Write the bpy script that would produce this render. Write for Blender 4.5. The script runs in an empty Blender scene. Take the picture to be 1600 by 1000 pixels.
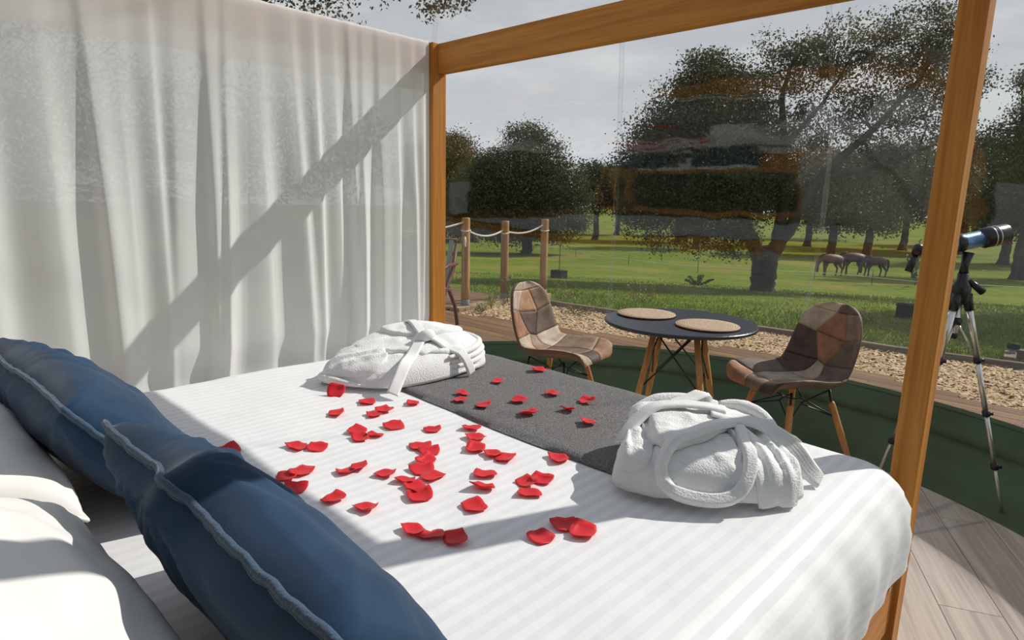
import bpy, bmesh, math, random
import numpy as np
from mathutils import Vector, Matrix, noise as mnoise

rng = np.random.default_rng(7)
random.seed(7)
scene = bpy.context.scene
COL = scene.collection
PI = math.pi

# ------------------------------------------------------------------ camera
CAM_POS = (2.377, -1.939, 1.32)
cam_right = Vector((0.71676, 0.69694, 0.02282))
cam_up = Vector((-0.14776, 0.11983, 0.98174))
cam_back = Vector((0.68148, -0.70705, 0.18887))
cd = bpy.data.cameras.new('camera')
cam = bpy.data.objects.new('camera', cd)
COL.objects.link(cam)
m = Matrix.Identity(4)
for i in range(3):
    m[i][0], m[i][1], m[i][2], m[i][3] = cam_right[i], cam_up[i], cam_back[i], CAM_POS[i]
cam.matrix_world = m
cd.sensor_fit = 'HORIZONTAL'
cd.sensor_width = 36.0
cd.lens = 985.0 * 36.0 / 1600.0
cd.clip_start = 0.02
cd.clip_end = 800
scene.camera = cam

# ------------------------------------------------------------------ exposure
vs = scene.view_settings
scene.display_settings.display_device = 'sRGB'
vs.view_transform = 'Standard'
vs.look = 'None'
vs.gamma = 1.0
vs.use_curve_mapping = False
vs.exposure = 0.0

# ------------------------------------------------------------------ sun and sky
SUN_DIR = Vector((0.378, 0.926, 0.82)).normalized()      # towards the sun
sl = bpy.data.lights.new('sun', 'SUN')
sl.energy = 4.1
sl.angle = math.radians(0.53)
sl.color = (1.0, 0.955, 0.88)
sun = bpy.data.objects.new('sun', sl)
COL.objects.link(sun)
sun.location = (6, 14, 14)
sun.rotation_euler = SUN_DIR.to_track_quat('Z', 'Y').to_euler()

SKY_STRENGTH = 0.95
w = bpy.data.worlds.new('world')
scene.world = w
w.use_nodes = True
nt = w.node_tree
nt.nodes.clear()
N = nt.nodes.new
L = nt.links.new
wo = N('ShaderNodeOutputWorld')
bg = N('ShaderNodeBackground')
tc = N('ShaderNodeTexCoord')
sep = N('ShaderNodeSeparateXYZ')
L(tc.outputs['Generated'], sep.inputs[0])
grad = N('ShaderNodeValToRGB')
grad.color_ramp.elements[0].position = 0.0
grad.color_ramp.elements[0].color = (0.66, 0.69, 0.705, 1)
grad.color_ramp.elements[1].position = 0.75
grad.color_ramp.elements[1].color = (0.31, 0.37, 0.45, 1)
L(sep.outputs['Z'], grad.inputs[0])
mp = N('ShaderNodeMapping')
mp.inputs['Scale'].default_value = (1.6, 1.6, 5.0)
L(tc.outputs['Generated'], mp.inputs[0])
nz = N('ShaderNodeTexNoise')
nz.inputs['Scale'].default_value = 2.3
nz.inputs['Detail'].default_value = 7
nz.inputs['Roughness'].default_value = 0.55
L(mp.outputs[0], nz.inputs['Vector'])
cr = N('ShaderNodeValToRGB')
cr.color_ramp.elements[0].position = 0.46
cr.color_ramp.elements[0].color = (0, 0, 0, 1)
cr.color_ramp.elements[1].position = 0.74
cr.color_ramp.elements[1].color = (1, 1, 1, 1)
L(nz.outputs[0], cr.inputs[0])
mx = N('ShaderNodeMix')
mx.data_type = 'RGBA'
mx.inputs[7].default_value = (0.80, 0.81, 0.80, 1)
L(cr.outputs[0], mx.inputs[0])
L(grad.outputs[0], mx.inputs[6])
L(mx.outputs[2], bg.inputs[0])
bg.inputs[1].default_value = SKY_STRENGTH
L(bg.outputs[0], wo.inputs[0])

# ================================================================== helpers
def tag(o, label=None, cat=None, group=None, kind=None):
    if label: o['label'] = label
    if cat: o['category'] = cat
    if group: o['group'] = group
    if kind: o['kind'] = kind
    return o

def empty(name, loc=(0, 0, 0), rz=0.0):
    o = bpy.data.objects.new(name, None)
    COL.objects.link(o)
    o.location = loc
    o.rotation_euler = (0, 0, rz)
    o.empty_display_size = 0.05
    return o

def link(name, me, mat=None, parent=None, smooth=False):
    if mat is not None and len(me.materials) == 0:
        me.materials.append(mat)
    if smooth:
        me.polygons.foreach_set('use_smooth', np.ones(len(me.polygons), dtype=bool))
    o = bpy.data.objects.new(name, me)
    COL.objects.link(o)
    if parent is not None:
        o.parent = parent
    return o

def fast_mesh(name, verts, faces):
    """verts (N,3) array, faces (M,k) array of one polygon size."""
    verts = np.asarray(verts, dtype=np.float32)
    faces = np.asarray(faces, dtype=np.int32)
    me = bpy.data.meshes.new(name)
    M, k = faces.shape
    me.vertices.add(len(verts))
    me.vertices.foreach_set('co', verts.ravel())
    me.loops.add(M * k)
    me.loops.foreach_set('vertex_index', faces.ravel())
    me.polygons.add(M)
    me.polygons.foreach_set('loop_start', np.arange(0, M * k, k, dtype=np.int32))
    try:
        me.polygons.foreach_set('loop_total', np.full(M, k, dtype=np.int32))
    except Exception:
        pass
    me.update(calc_edges=True)
    me.validate()
    return me

class MB:
    """collects shapes, builds ONE mesh object"""
    def __init__(self):
        self.v = []
        self.f = []
    def add(self, v, f):
        o = len(self.v)
        self.v += [tuple(p) for p in v]
        self.f += [tuple(i + o for i in q) for q in f]
        return self
    def tube(self, pts, rad, n=8, caps=True):
        pts = [Vector(p) for p in pts]
        if not hasattr(rad, '__len__'):
            rad = [rad] * len(pts)
        o = len(self.v)
        t0 = (pts[1] - pts[0]).normalized()
        ref = Vector((0, 0, 1)) if abs(t0.z) < 0.9 else Vector((1, 0, 0))
        a = t0.cross(ref).normalized()
        for i, p in enumerate(pts):
            if i == 0: t = pts[1] - pts[0]
            elif i == len(pts) - 1: t = pts[-1] - pts[-2]
            else: t = pts[i + 1] - pts[i - 1]
            t.normalize()
            a = (a - t * a.dot(t))
            if a.length < 1e-6: a = t.orthogonal()
            a.normalize()
            b = t.cross(a)
            for k in range(n):
                an = 2 * PI * k / n
                self.v.append(tuple(p + a * (math.cos(an) * rad[i]) + b * (math.sin(an) * rad[i])))
        for i in range(len(pts) - 1):
            for k in range(n):
                k2 = (k + 1) % n
                self.f.append((o + i * n + k, o + i * n + k2, o + (i + 1) * n + k2, o + (i + 1) * n + k))
        if caps:
            self.f.append(tuple(o + k for k in reversed(range(n))))
            self.f.append(tuple(o + (len(pts) - 1) * n + k for k in range(n)))
        return self
    def box(self, lo, hi):
        x0, y0, z0 = lo; x1, y1, z1 = hi
        return self.add([(x0,y0,z0),(x1,y0,z0),(x1,y1,z0),(x0,y1,z0),(x0,y0,z1),(x1,y0,z1),(x1,y1,z1),(x0,y1,z1)],
                        [(0,3,2,1),(4,5,6,7),(0,1,5,4),(1,2,6,5),(2,3,7,6),(3,0,4,7)])
    def prism(self, poly, z0, z1):
        n = len(poly)
        v = [(x, y, z0) for x, y in poly] + [(x, y, z1) for x, y in poly]
        f = [tuple(reversed(range(n))), tuple(range(n, 2 * n))]
        f += [(i, (i + 1) % n, n + (i + 1) % n, n + i) for i in range(n)]
        return self.add(v, f)
    def lathe(self, prof, n=24, axis=((0,0,0),(0,0,1))):
        o0 = Vector(axis[0]); d = Vector(axis[1]).normalized()
        a = d.orthogonal().normalized(); b = d.cross(a)
        o = len(self.v)
        for r, h in prof:
            for k in range(n):
                an = 2 * PI * k / n
                self.v.append(tuple(o0 + d * h + a * (r * math.cos(an)) + b * (r * math.sin(an))))
        for i in range(len(prof) - 1):
            for k in range(n):
                k2 = (k + 1) % n
                self.f.append((o + i*n + k, o + i*n + k2, o + (i+1)*n + k2, o + (i+1)*n + k))
        self.f.append(tuple(o + k for k in reversed(range(n))))
        self.f.append(tuple(o + (len(prof)-1)*n + k for k in range(n)))
        return self
    def mesh(self, name, bevel=0.0):
        me = bpy.data.meshes.new(name)
        me.from_pydata(self.v, [], self.f)
        me.update()
        if bevel > 0:
            bm = bmesh.new(); bm.from_mesh(me)
            bmesh.ops.bevel(bm, geom=bm.edges[:], offset=bevel, segments=2, affect='EDGES', profile=0.6)
            bm.to_mesh(me); bm.free()
        return me
    def build(self, name, mat, parent=None, smooth=False, bevel=0.0):
        return link(name, self.mesh(name, bevel), mat, parent, smooth)

def grid_faces(nu, nv, close_u=False):
    """faces of a grid with index i*nv + j"""
    I = np.arange(nu if close_u else nu - 1); J = np.arange(nv - 1)
    i, j = np.meshgrid(I, J, indexing='ij')
    i2 = (i + 1) % nu
    return np.stack([i*nv + j, i2*nv + j, i2*nv + j + 1, i*nv + j + 1], -1).reshape(-1, 4)

def catmull(pts, per=6, closed=False):
    P = [np.array(p, float) for p in pts]
    n = len(P); out = []
    rngi = range(n) if closed else range(n - 1)
    for i in rngi:
        if closed:
            p0, p1, p2, p3 = P[(i-1) % n], P[i], P[(i+1) % n], P[(i+2) % n]
        else:
            p0, p1, p2, p3 = P[max(i-1, 0)], P[i], P[i+1], P[min(i+2, n-1)]
        for k in range(per):
            t = k / per
            out.append(0.5 * ((2*p1) + (-p0+p2)*t + (2*p0-5*p1+4*p2-p3)*t*t + (-p0+3*p1-3*p2+p3)*t**3))
    if not closed: out.append(P[-1])
    return out

def nz3(x, y, z=0.0):
    return mnoise.noise(Vector((x, y, z)))

def sumsin(x, y, seed=0, octs=4, f0=1.0):
    r = np.random.default_rng(seed)
    out = np.zeros_like(x); a = 1.0; f = f0
    for _ in range(octs):
        for _k in range(3):
            an = r.uniform(0, 2*PI); ph = r.uniform(0, 2*PI)
            out += a / 3 * np.sin(f * (x*np.cos(an) + y*np.sin(an)) + ph)
        a *= 0.5; f *= 2.1
    return out

# ================================================================== materials
def new_mat(name):
    mt = bpy.data.materials.new(name)
    mt.use_nodes = True
    t = mt.node_tree
    return mt, t, t.nodes['Principled BSDF'], t.nodes['Material Output']

def simple(name, col, rough=0.6, metal=0.0, var=0.0, nscale=8.0, bump=0.0, bscale=60.0, coat=0.0, sheen=0.0, col2=None, coord='Object', stretch=(1,1,1), island=False, spec=0.5, detail=4):
    mt, t, b, out = new_mat(name)
    b.inputs['Roughness'].default_value = rough
    b.inputs['Metallic'].default_value = metal
    b.inputs['Specular IOR Level'].default_value = spec
    if coat: b.inputs['Coat Weight'].default_value = coat
    if sheen:
        b.inputs['Sheen Weight'].default_value = sheen
        b.inputs['Sheen Roughness'].default_value = 0.4
    b.inputs['Base Color'].default_value = (*col, 1)
    tcn = t.nodes.new('ShaderNodeTexCoord')
    mpn = t.nodes.new('ShaderNodeMapping')
    mpn.inputs['Scale'].default_value = stretch
    t.links.new(tcn.outputs[coord], mpn.inputs[0])
    if var > 0 or col2 is not None or island:
        c2 = col2 if col2 is not None else tuple(max(0, c * (1 - var)) for c in col)
        c1 = col if col2 is not None else tuple(min(1, c * (1 + var)) for c in col)
        mxn = t.nodes.new('ShaderNodeMix'); mxn.data_type = 'RGBA'
        mxn.inputs[6].default_value = (*c1, 1); mxn.inputs[7].default_value = (*c2, 1)
        if island:
            g = t.nodes.new('ShaderNodeNewGeometry')
            t.links.new(g.outputs['Random Per Island'], mxn.inputs[0])
        else:
            n = t.nodes.new('ShaderNodeTexNoise')
            n.inputs['Scale'].default_value = nscale; n.inputs['Detail'].default_value = detail
            t.links.new(mpn.outputs[0], n.inputs['Vector'])
            r = t.nodes.new('ShaderNodeValToRGB')
            r.color_ramp.elements[0].position = 0.35; r.color_ramp.elements[1].position = 0.65
            t.links.new(n.outputs[0], r.inputs[0])
            t.links.new(r.outputs[0], mxn.inputs[0])
        t.links.new(mxn.outputs[2], b.inputs['Base Color'])
    if bump > 0:
        n2 = t.nodes.new('ShaderNodeTexNoise')
        n2.inputs['Scale'].default_value = bscale; n2.inputs['Detail'].default_value = 3
        t.links.new(mpn.outputs[0], n2.inputs['Vector'])
        bn = t.nodes.new('ShaderNodeBump'); bn.inputs['Strength'].default_value = bump
        bn.inputs['Distance'].default_value = 0.01
        t.links.new(n2.outputs[0], bn.inputs['Height'])
        t.links.new(bn.outputs[0], b.inputs['Normal'])
    return mt

def wood(name, light, dark, axis=0, scale=1.0, rough=0.45, ring=14.0, var=0.25, coat=0.0, distort=2.2):
    """grain running along an object axis; every object shifted by its own random"""
    mt, t, b, out = new_mat(name)
    b.inputs['Roughness'].default_value = rough
    b.inputs['Specular IOR Level'].default_value = 0.3
    if coat: b.inputs['Coat Weight'].default_value = coat; b.inputs['Coat Roughness'].default_value = 0.25
    tcn = t.nodes.new('ShaderNodeTexCoord')
    oi = t.nodes.new('ShaderNodeObjectInfo')
    add = t.nodes.new('ShaderNodeVectorMath'); add.operation = 'ADD'
    mul = t.nodes.new('ShaderNodeMath'); mul.operation = 'MULTIPLY'; mul.inputs[1].default_value = 37.0
    t.links.new(oi.outputs['Random'], mul.inputs[0])
    cmb = t.nodes.new('ShaderNodeCombineXYZ')
    for k in range(3): t.links.new(mul.outputs[0], cmb.inputs[k])
    t.links.new(tcn.outputs['Object'], add.inputs[0]); t.links.new(cmb.outputs[0], add.inputs[1])
    mpn = t.nodes.new('ShaderNodeMapping')
    s = [1.0*scale]*3; s[axis] = 0.045*scale
    mpn.inputs['Scale'].default_value = s
    t.links.new(add.outputs[0], mpn.inputs[0])
    n = t.nodes.new('ShaderNodeTexNoise'); n.inputs['Scale'].default_value = ring; n.inputs['Detail'].default_value = 2; n.inputs['Distortion'].default_value = distort*0.3
    t.links.new(mpn.outputs[0], n.inputs['Vector'])
    # rings: fract-like bands of the slow noise
    m2 = t.nodes.new('ShaderNodeMath'); m2.operation = 'MULTIPLY'; m2.inputs[1].default_value = 26.0
    t.links.new(n.outputs[0], m2.inputs[0])
    sn = t.nodes.new('ShaderNodeMath'); sn.operation = 'SINE'; t.links.new(m2.outputs[0], sn.inputs[0])
    n3 = t.nodes.new('ShaderNodeTexNoise'); n3.inputs['Scale'].default_value = ring*14; n3.inputs['Detail'].default_value = 3
    t.links.new(mpn.outputs[0], n3.inputs['Vector'])
    ma = t.nodes.new('ShaderNodeMath'); ma.operation = 'MULTIPLY_ADD'; ma.inputs[1].default_value = 0.16; ma.inputs[2].default_value = 0.0
    t.links.new(sn.outputs[0], ma.inputs[0])
    mb = t.nodes.new('ShaderNodeMath'); mb.operation = 'ADD'
    t.links.new(ma.outputs[0], mb.inputs[0]); t.links.new(n3.outputs[0], mb.inputs[1])
    rmp = t.nodes.new('ShaderNodeValToRGB')
    rmp.color_ramp.elements[0].position = 0.28; rmp.color_ramp.elements[0].color = (*dark, 1)
    rmp.color_ramp.elements[1].position = 0.72; rmp.color_ramp.elements[1].color = (*light, 1)
    t.links.new(mb.outputs[0], rmp.inputs[0])
    hsv = t.nodes.new('ShaderNodeHueSaturation')
    mr = t.nodes.new('ShaderNodeMapRange')
    mr.inputs['To Min'].default_value = 1 - var; mr.inputs['To Max'].default_value = 1 + var
    t.links.new(oi.outputs['Random'], mr.inputs['Value'])
    t.links.new(mr.outputs[0], hsv.inputs['Value'])
    t.links.new(rmp.outputs[0], hsv.inputs['Color'])
    t.links.new(hsv.outputs[0], b.inputs['Base Color'])
    bn = t.nodes.new('ShaderNodeBump'); bn.inputs['Strength'].default_value = 0.12; bn.inputs['Distance'].default_value = 0.004
    t.links.new(mb.outputs[0], bn.inputs['Height']); t.links.new(bn.outputs[0], b.inputs['Normal'])
    return mt

BED_L, BED_D = (0.58, 0.245, 0.045), (0.44, 0.165, 0.025)
M_bed_x = wood('bed_wood_x', BED_L, BED_D, 0, 1.0, 0.55, 9, 0.06)
M_bed_y = wood('bed_wood_y', BED_L, BED_D, 1, 1.0, 0.55, 9, 0.06)
M_bed_z = wood('bed_wood_z', BED_L, BED_D, 2, 1.0, 0.55, 9, 0.06)
M_deck = wood('deck_wood', (0.225, 0.118, 0.044), (0.145, 0.072, 0.025), 0, 1.0, 0.7, 8, 0.16)
M_plank = wood('floor_plank', (0.52, 0.44, 0.38), (0.37, 0.30, 0.255), 0, 1.0, 0.5, 5, 0.07)
M_round = wood('pine_post', (0.42, 0.24, 0.10), (0.28, 0.14, 0.055), 2, 1.0, 0.7, 8, 0.12)
M_sleeper = wood('sleeper', (0.45, 0.34, 0.20), (0.26, 0.18, 0.10), 0, 1.0, 0.8, 8, 0.15)
M_sleeper_old = wood('old_sleeper', (0.22, 0.16, 0.11), (0.12, 0.085, 0.06), 0, 1.0, 0.85, 8, 0.2)
M_beech = wood('beech_leg', (0.60, 0.33, 0.12), (0.46, 0.22, 0.07), 2, 1.0, 0.4, 10, 0.05)
M_teak = wood('dark_teak', (0.16, 0.05, 0.025), (0.08, 0.025, 0.012), 2, 1.0, 0.5, 9, 0.1)
M_black = simple('black_metal', (0.012, 0.012, 0.014), 0.4)
M_blackplastic = simple('black_plastic', (0.015, 0.015, 0.018), 0.32)
M_alu = simple('aluminium', (0.72, 0.71, 0.68), 0.3, 0.85)
M_table = simple('black_tabletop', (0.022, 0.027, 0.04), 0.33, bump=0.05, bscale=400)
M_rope = simple('rope', (0.68, 0.62, 0.52), 0.8, bump=0.4, bscale=120)
M_rubber = simple('rubber', (0.01, 0.01, 0.01), 0.7)
M_terry = simple('terry_cloth', (0.87, 0.865, 0.855), 0.95, bump=0.42, bscale=230, sheen=0.1, spec=0.1)
M_belt = simple('belt_cloth', (0.87, 0.865, 0.855), 0.95, bump=0.25, bscale=400, spec=0.1)
M_velvet = simple('blue_velvet', (0.023, 0.052, 0.100), 0.85, bump=0.06, bscale=60, sheen=0.14, var=0.14, nscale=9, spec=0.12)
M_piping = simple('blue_piping', (0.055, 0.095, 0.15), 0.8, bump=0.3, bscale=300, sheen=0.3, spec=0.15)
M_cotton = simple('white_cotton', (0.80, 0.79, 0.765), 0.85, bump=0.12, bscale=30, spec=0.2)
M_wool = simple('grey_wool', (0.125, 0.121, 0.122), 0.95, bump=0.7, bscale=420, var=0.0, col2=(0.32, 0.31, 0.305), nscale=300, spec=0.1, detail=2)
M_fringe = simple('wool_end', (0.42, 0.38, 0.33), 0.95, bump=0.6, bscale=300)
M_green = simple('green_canvas', (0.078, 0.125, 0.060), 0.55, var=0.15, nscale=3, bump=0.15, bscale=18, spec=0.35)
M_leather = [simple('patch_%d' % i, c, 0.62, var=0.22, nscale=16, bump=0.25, bscale=120, spec=0.35) for i, c in enumerate(
    [(0.27, 0.185, 0.125), (0.40, 0.225, 0.13), (0.09, 0.055, 0.042), (0.42, 0.33, 0.25), (0.30, 0.15, 0.085), (0.16, 0.11, 0.082), (0.50, 0.40, 0.31)])]
M_shell = simple('chair_underside', (0.16, 0.10, 0.065), 0.6, var=0.15, bump=0.2, bscale=120)
M_seamthread = simple('seam_thread', (0.16, 0.11, 0.075), 0.8)
M_bluetube = simple('blue_tube', (0.13, 0.25, 0.46), 0.28, 0.6)
M_glass = simple('dark_lens', (0.01, 0.01, 0.03), 0.05)
M_horse = simple('bay_coat', (0.135, 0.044, 0.016), 0.6, var=0.3, nscale=2.0)
M_horse2 = simple('dark_bay_coat', (0.075, 0.026, 0.012), 0.6, var=0.3, nscale=2.0)
M_mane = simple('black_mane', (0.02, 0.016, 0.014), 0.7)
M_bark = simple('oak_bark', (0.055, 0.042, 0.033), 0.9, var=0.35, nscale=4, bump=0.8, bscale=14, stretch=(1,1,0.3))
M_tape = simple('white_tape', (0.72, 0.72, 0.70), 0.6)
M_mulch = simple('wood_chips', (0.68, 0.48, 0.27), 0.9, island=True, col2=(0.38, 0.25, 0.12))
M_soil = simple('chip_ground', (0.50, 0.37, 0.23), 0.95, col2=(0.34, 0.235, 0.135), nscale=30, bump=0.8, bscale=60)
M_grey = simple('grey_sling', (0.28, 0.26, 0.25), 0.7)
M_darkbox = simple('dark_box', (0.022, 0.019, 0.014), 0.8, spec=0.1)
M_post_grey = simple('concrete_foot', (0.22, 0.22, 0.21), 0.85)

def leaf_mat(name, c1, c2):
    mt, t, b, out = new_mat(name)
    b.inputs['Roughness'].default_value = 0.55
    b.inputs['Specular IOR Level'].default_value = 0.3
    g = t.nodes.new('ShaderNodeNewGeometry')
    mxn = t.nodes.new('ShaderNodeMix'); mxn.data_type = 'RGBA'
    mxn.inputs[6].default_value = (*c1, 1); mxn.inputs[7].default_value = (*c2, 1)
    t.links.new(g.outputs['Random Per Island'], mxn.inputs[0])
    t.links.new(mxn.outputs[2], b.inputs['Base Color'])
    tr = t.nodes.new('ShaderNodeBsdfTranslucent')
    t.links.new(mxn.outputs[2], tr.inputs[0])
    ms = t.nodes.new('ShaderNodeMixShader'); ms.inputs[0].default_value = 0.30
    t.links.new(b.outputs[0], ms.inputs[1]); t.links.new(tr.outputs[0], ms.inputs[2])
    t.links.new(ms.outputs[0], out.inputs[0])
    return mt
M_leaf = leaf_mat('oak_leaf', (0.056, 0.066, 0.030), (0.118, 0.120, 0.058))
M_leaf_b = leaf_mat('brownish_oak_leaf', (0.11, 0.082, 0.034), (0.18, 0.13, 0.06))
M_leaf_d = leaf_mat('dark_oak_leaf', (0.060, 0.068, 0.035), (0.115, 0.115, 0.058))
M_weed = leaf_mat('weed_leaf', (0.12, 0.17, 0.03), (0.30, 0.28, 0.07))
M_dry = leaf_mat('dry_weed', (0.24, 0.14, 0.07), (0.36, 0.22, 0.11))
M_blade = leaf_mat('grass_blade', (0.085, 0.140, 0.008), (0.19, 0.215, 0.014))

def petal_mat():
    mt, t, b, out = new_mat('rose_petal')
    b.inputs['Base Color'].default_value = (0.80, 0.014, 0.026, 1)
    b.inputs['Roughness'].default_value = 0.45
    b.inputs['Sheen Weight'].default_value = 0.2
    tr = t.nodes.new('ShaderNodeBsdfTranslucent'); tr.inputs[0].default_value = (0.95, 0.03, 0.04, 1)
    ms = t.nodes.new('ShaderNodeMixShader'); ms.inputs[0].default_value = 0.3
    t.links.new(b.outputs[0], ms.inputs[1]); t.links.new(tr.outputs[0], ms.inputs[2]); t.links.new(ms.outputs[0], out.inputs[0])
    return mt
M_petal = petal_mat()

def sheer_mat():
    """woven voile: part gaps, part threads that reflect and let light through"""
    mt, t, b, out = new_mat('sheer_voile')
    df = t.nodes.new('ShaderNodeBsdfDiffuse'); df.inputs[0].default_value = (0.92, 0.92, 0.91, 1)
    tr = t.nodes.new('ShaderNodeBsdfTranslucent'); tr.inputs[0].default_value = (0.92, 0.92, 0.91, 1)
    m1 = t.nodes.new('ShaderNodeMixShader'); m1.inputs[0].default_value = 0.38
    t.links.new(df.outputs[0], m1.inputs[1]); t.links.new(tr.outputs[0], m1.inputs[2])
    tp = t.nodes.new('ShaderNodeBsdfTransparent')
    lw = t.nodes.new('ShaderNodeLayerWeight'); lw.inputs[0].default_value = 0.5
    mr = t.nodes.new('ShaderNodeMapRange'); mr.inputs['To Min'].default_value = 0.12; mr.inputs['To Max'].default_value = 0.02
    t.links.new(lw.outputs['Facing'], mr.inputs['Value'])
    m2 = t.nodes.new('ShaderNodeMixShader')
    t.links.new(mr.outputs[0], m2.inputs[0]); t.links.new(m1.outputs[0], m2.inputs[1]); t.links.new(tp.outputs[0], m2.inputs[2])
    t.links.new(m2.outputs[0], out.inputs[0])
    return mt
M_sheer = sheer_mat()

def film_mat(name, dust):
    """clear PVC sheet: lets light through, mirrors at a slant, carries a little dust"""
    mt, t, b, out = new_mat(name)
    tp = t.nodes.new('ShaderNodeBsdfTransparent'); tp.inputs[0].default_value = (0.955, 0.96, 0.965, 1)
    gl = t.nodes.new('ShaderNodeBsdfGlossy'); gl.inputs['Roughness'].default_value = 0.035
    gl.inputs['Color'].default_value = (1, 1, 1, 1)
    fr = t.nodes.new('ShaderNodeFresnel'); fr.inputs['IOR'].default_value = 1.54
    geo = t.nodes.new('ShaderNodeNewGeometry')
    sgn = t.nodes.new('ShaderNodeMix'); sgn.data_type = 'FLOAT'      # same reflectance from both sides of the sheet
    sgn.inputs[2].default_value = 1.54; sgn.inputs[3].default_value = 1/1.54
    t.links.new(geo.outputs['Backfacing'], sgn.inputs[0]); 
    lw = t.nodes.new('ShaderNodeLayerWeight'); lw.inputs[0].default_value = 0.18
    mr = t.nodes.new('ShaderNodeMapRange'); mr.inputs['From Min'].default_value = 0.0; mr.inputs['From Max'].default_value = 1.0
    mr.inputs['To Min'].default_value = 0.046; mr.inputs['To Max'].default_value = 0.9
    t.links.new(lw.outputs['Fresnel'], mr.inputs['Value'])
    tcn = t.nodes.new('ShaderNodeTexCoord')
    nb = t.nodes.new('ShaderNodeTexNoise'); nb.inputs['Scale'].default_value = 2.2; nb.inputs['Detail'].default_value = 2
    t.links.new(tcn.outputs['Object'], nb.inputs['Vector'])
    bn = t.nodes.new('ShaderNodeBump'); bn.inputs['Strength'].default_value = 0.08; bn.inputs['Distance'].default_value = 0.05
    t.links.new(nb.outputs[0], bn.inputs['Height']); t.links.new(bn.outputs[0], gl.inputs['Normal'])
    m1 = t.nodes.new('ShaderNodeMixShader')
    t.links.new(mr.outputs[0], m1.inputs[0]); t.links.new(tp.outputs[0], m1.inputs[1]); t.links.new(gl.outputs[0], m1.inputs[2])
    df = t.nodes.new('ShaderNodeBsdfDiffuse'); df.inputs[0].default_value = (0.8, 0.78, 0.75, 1)
    tl = t.nodes.new('ShaderNodeBsdfTranslucent'); tl.inputs[0].default_value = (0.8, 0.78, 0.75, 1)
    md = t.nodes.new('ShaderNodeMixShader'); md.inputs[0].default_value = 0.6
    t.links.new(df.outputs[0], md.inputs[1]); t.links.new(tl.outputs[0], md.inputs[2])
    n2 = t.nodes.new('ShaderNodeTexNoise'); n2.inputs['Scale'].default_value = 1.7; n2.inputs['Detail'].default_value = 5
    t.links.new(tcn.outputs['Object'], n2.inputs['Vector'])
    mr2 = t.nodes.new('ShaderNodeMapRange'); mr2.inputs['From Min'].default_value = 0.42; mr2.inputs['From Max'].default_value = 0.75
    mr2.inputs['To Min'].default_value = dust * 0.35; mr2.inputs['To Max'].default_value = dust * 2.2
    t.links.new(n2.outputs[0], mr2.inputs['Value'])
    m2 = t.nodes.new('ShaderNodeMixShader')
    t.links.new(mr2.outputs[0], m2.inputs[0]); t.links.new(m1.outputs[0], m2.inputs[1]); t.links.new(md.outputs[0], m2.inputs[2])
    t.links.new(m2.outputs[0], out.inputs[0])
    return mt
M_film = film_mat('clear_pvc', 0.005)
M_seam = film_mat('clear_pvc_weld', 0.014)

def sheet_mat():
    """white sateen with woven stripes along the bed (object y)"""
    mt, t, b, out = new_mat('striped_sateen')
    tcn = t.nodes.new('ShaderNodeTexCoord'); sp = t.nodes.new('ShaderNodeSeparateXYZ')
    uv = t.nodes.new('ShaderNodeUVMap')
    t.links.new(uv.outputs[0], sp.inputs[0])
    mu = t.nodes.new('ShaderNodeMath'); mu.operation = 'MULTIPLY'; mu.inputs[1].default_value = 2*PI/0.034
    t.links.new(sp.outputs['X'], mu.inputs[0])
    sn = t.nodes.new('ShaderNodeMath'); sn.operation = 'SINE'; t.links.new(mu.outputs[0], sn.inputs[0])
    mr = t.nodes.new('ShaderNodeMapRange'); mr.inputs['From Min'].default_value = -0.25; mr.inputs['From Max'].default_value = 0.25
    t.links.new(sn.outputs[0], mr.inputs['Value'])
    mxn = t.nodes.new('ShaderNodeMix'); mxn.data_type = 'RGBA'
    mxn.inputs[6].default_value = (0.765, 0.765, 0.78, 1); mxn.inputs[7].default_value = (0.835, 0.835, 0.84, 1)
    t.links.new(mr.outputs[0], mxn.inputs[0]); t.links.new(mxn.outputs[2], b.inputs['Base Color'])
    mf = t.nodes.new('ShaderNodeMix'); mf.data_type = 'FLOAT'
    mf.inputs[2].default_value = 0.75; mf.inputs[3].default_value = 0.5
    t.links.new(mr.outputs[0], mf.inputs[0]); t.links.new(mf.outputs[0], b.inputs['Roughness'])
    b.inputs['Specular IOR Level'].default_value = 0.3
    n2 = t.nodes.new('ShaderNodeTexNoise'); n2.inputs['Scale'].default_value = 9; n2.inputs['Detail'].default_value = 4
    t.links.new(tcn.outputs['Object'], n2.inputs['Vector'])
    bn = t.nodes.new('ShaderNodeBump'); bn.inputs['Strength'].default_value = 0.25; bn.inputs['Distance'].default_value = 0.015
    t.links.new(n2.outputs[0], bn.inputs['Height']); t.links.new(bn.outputs[0], b.inputs['Normal'])
    return mt
M_sheet = sheet_mat()

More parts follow.
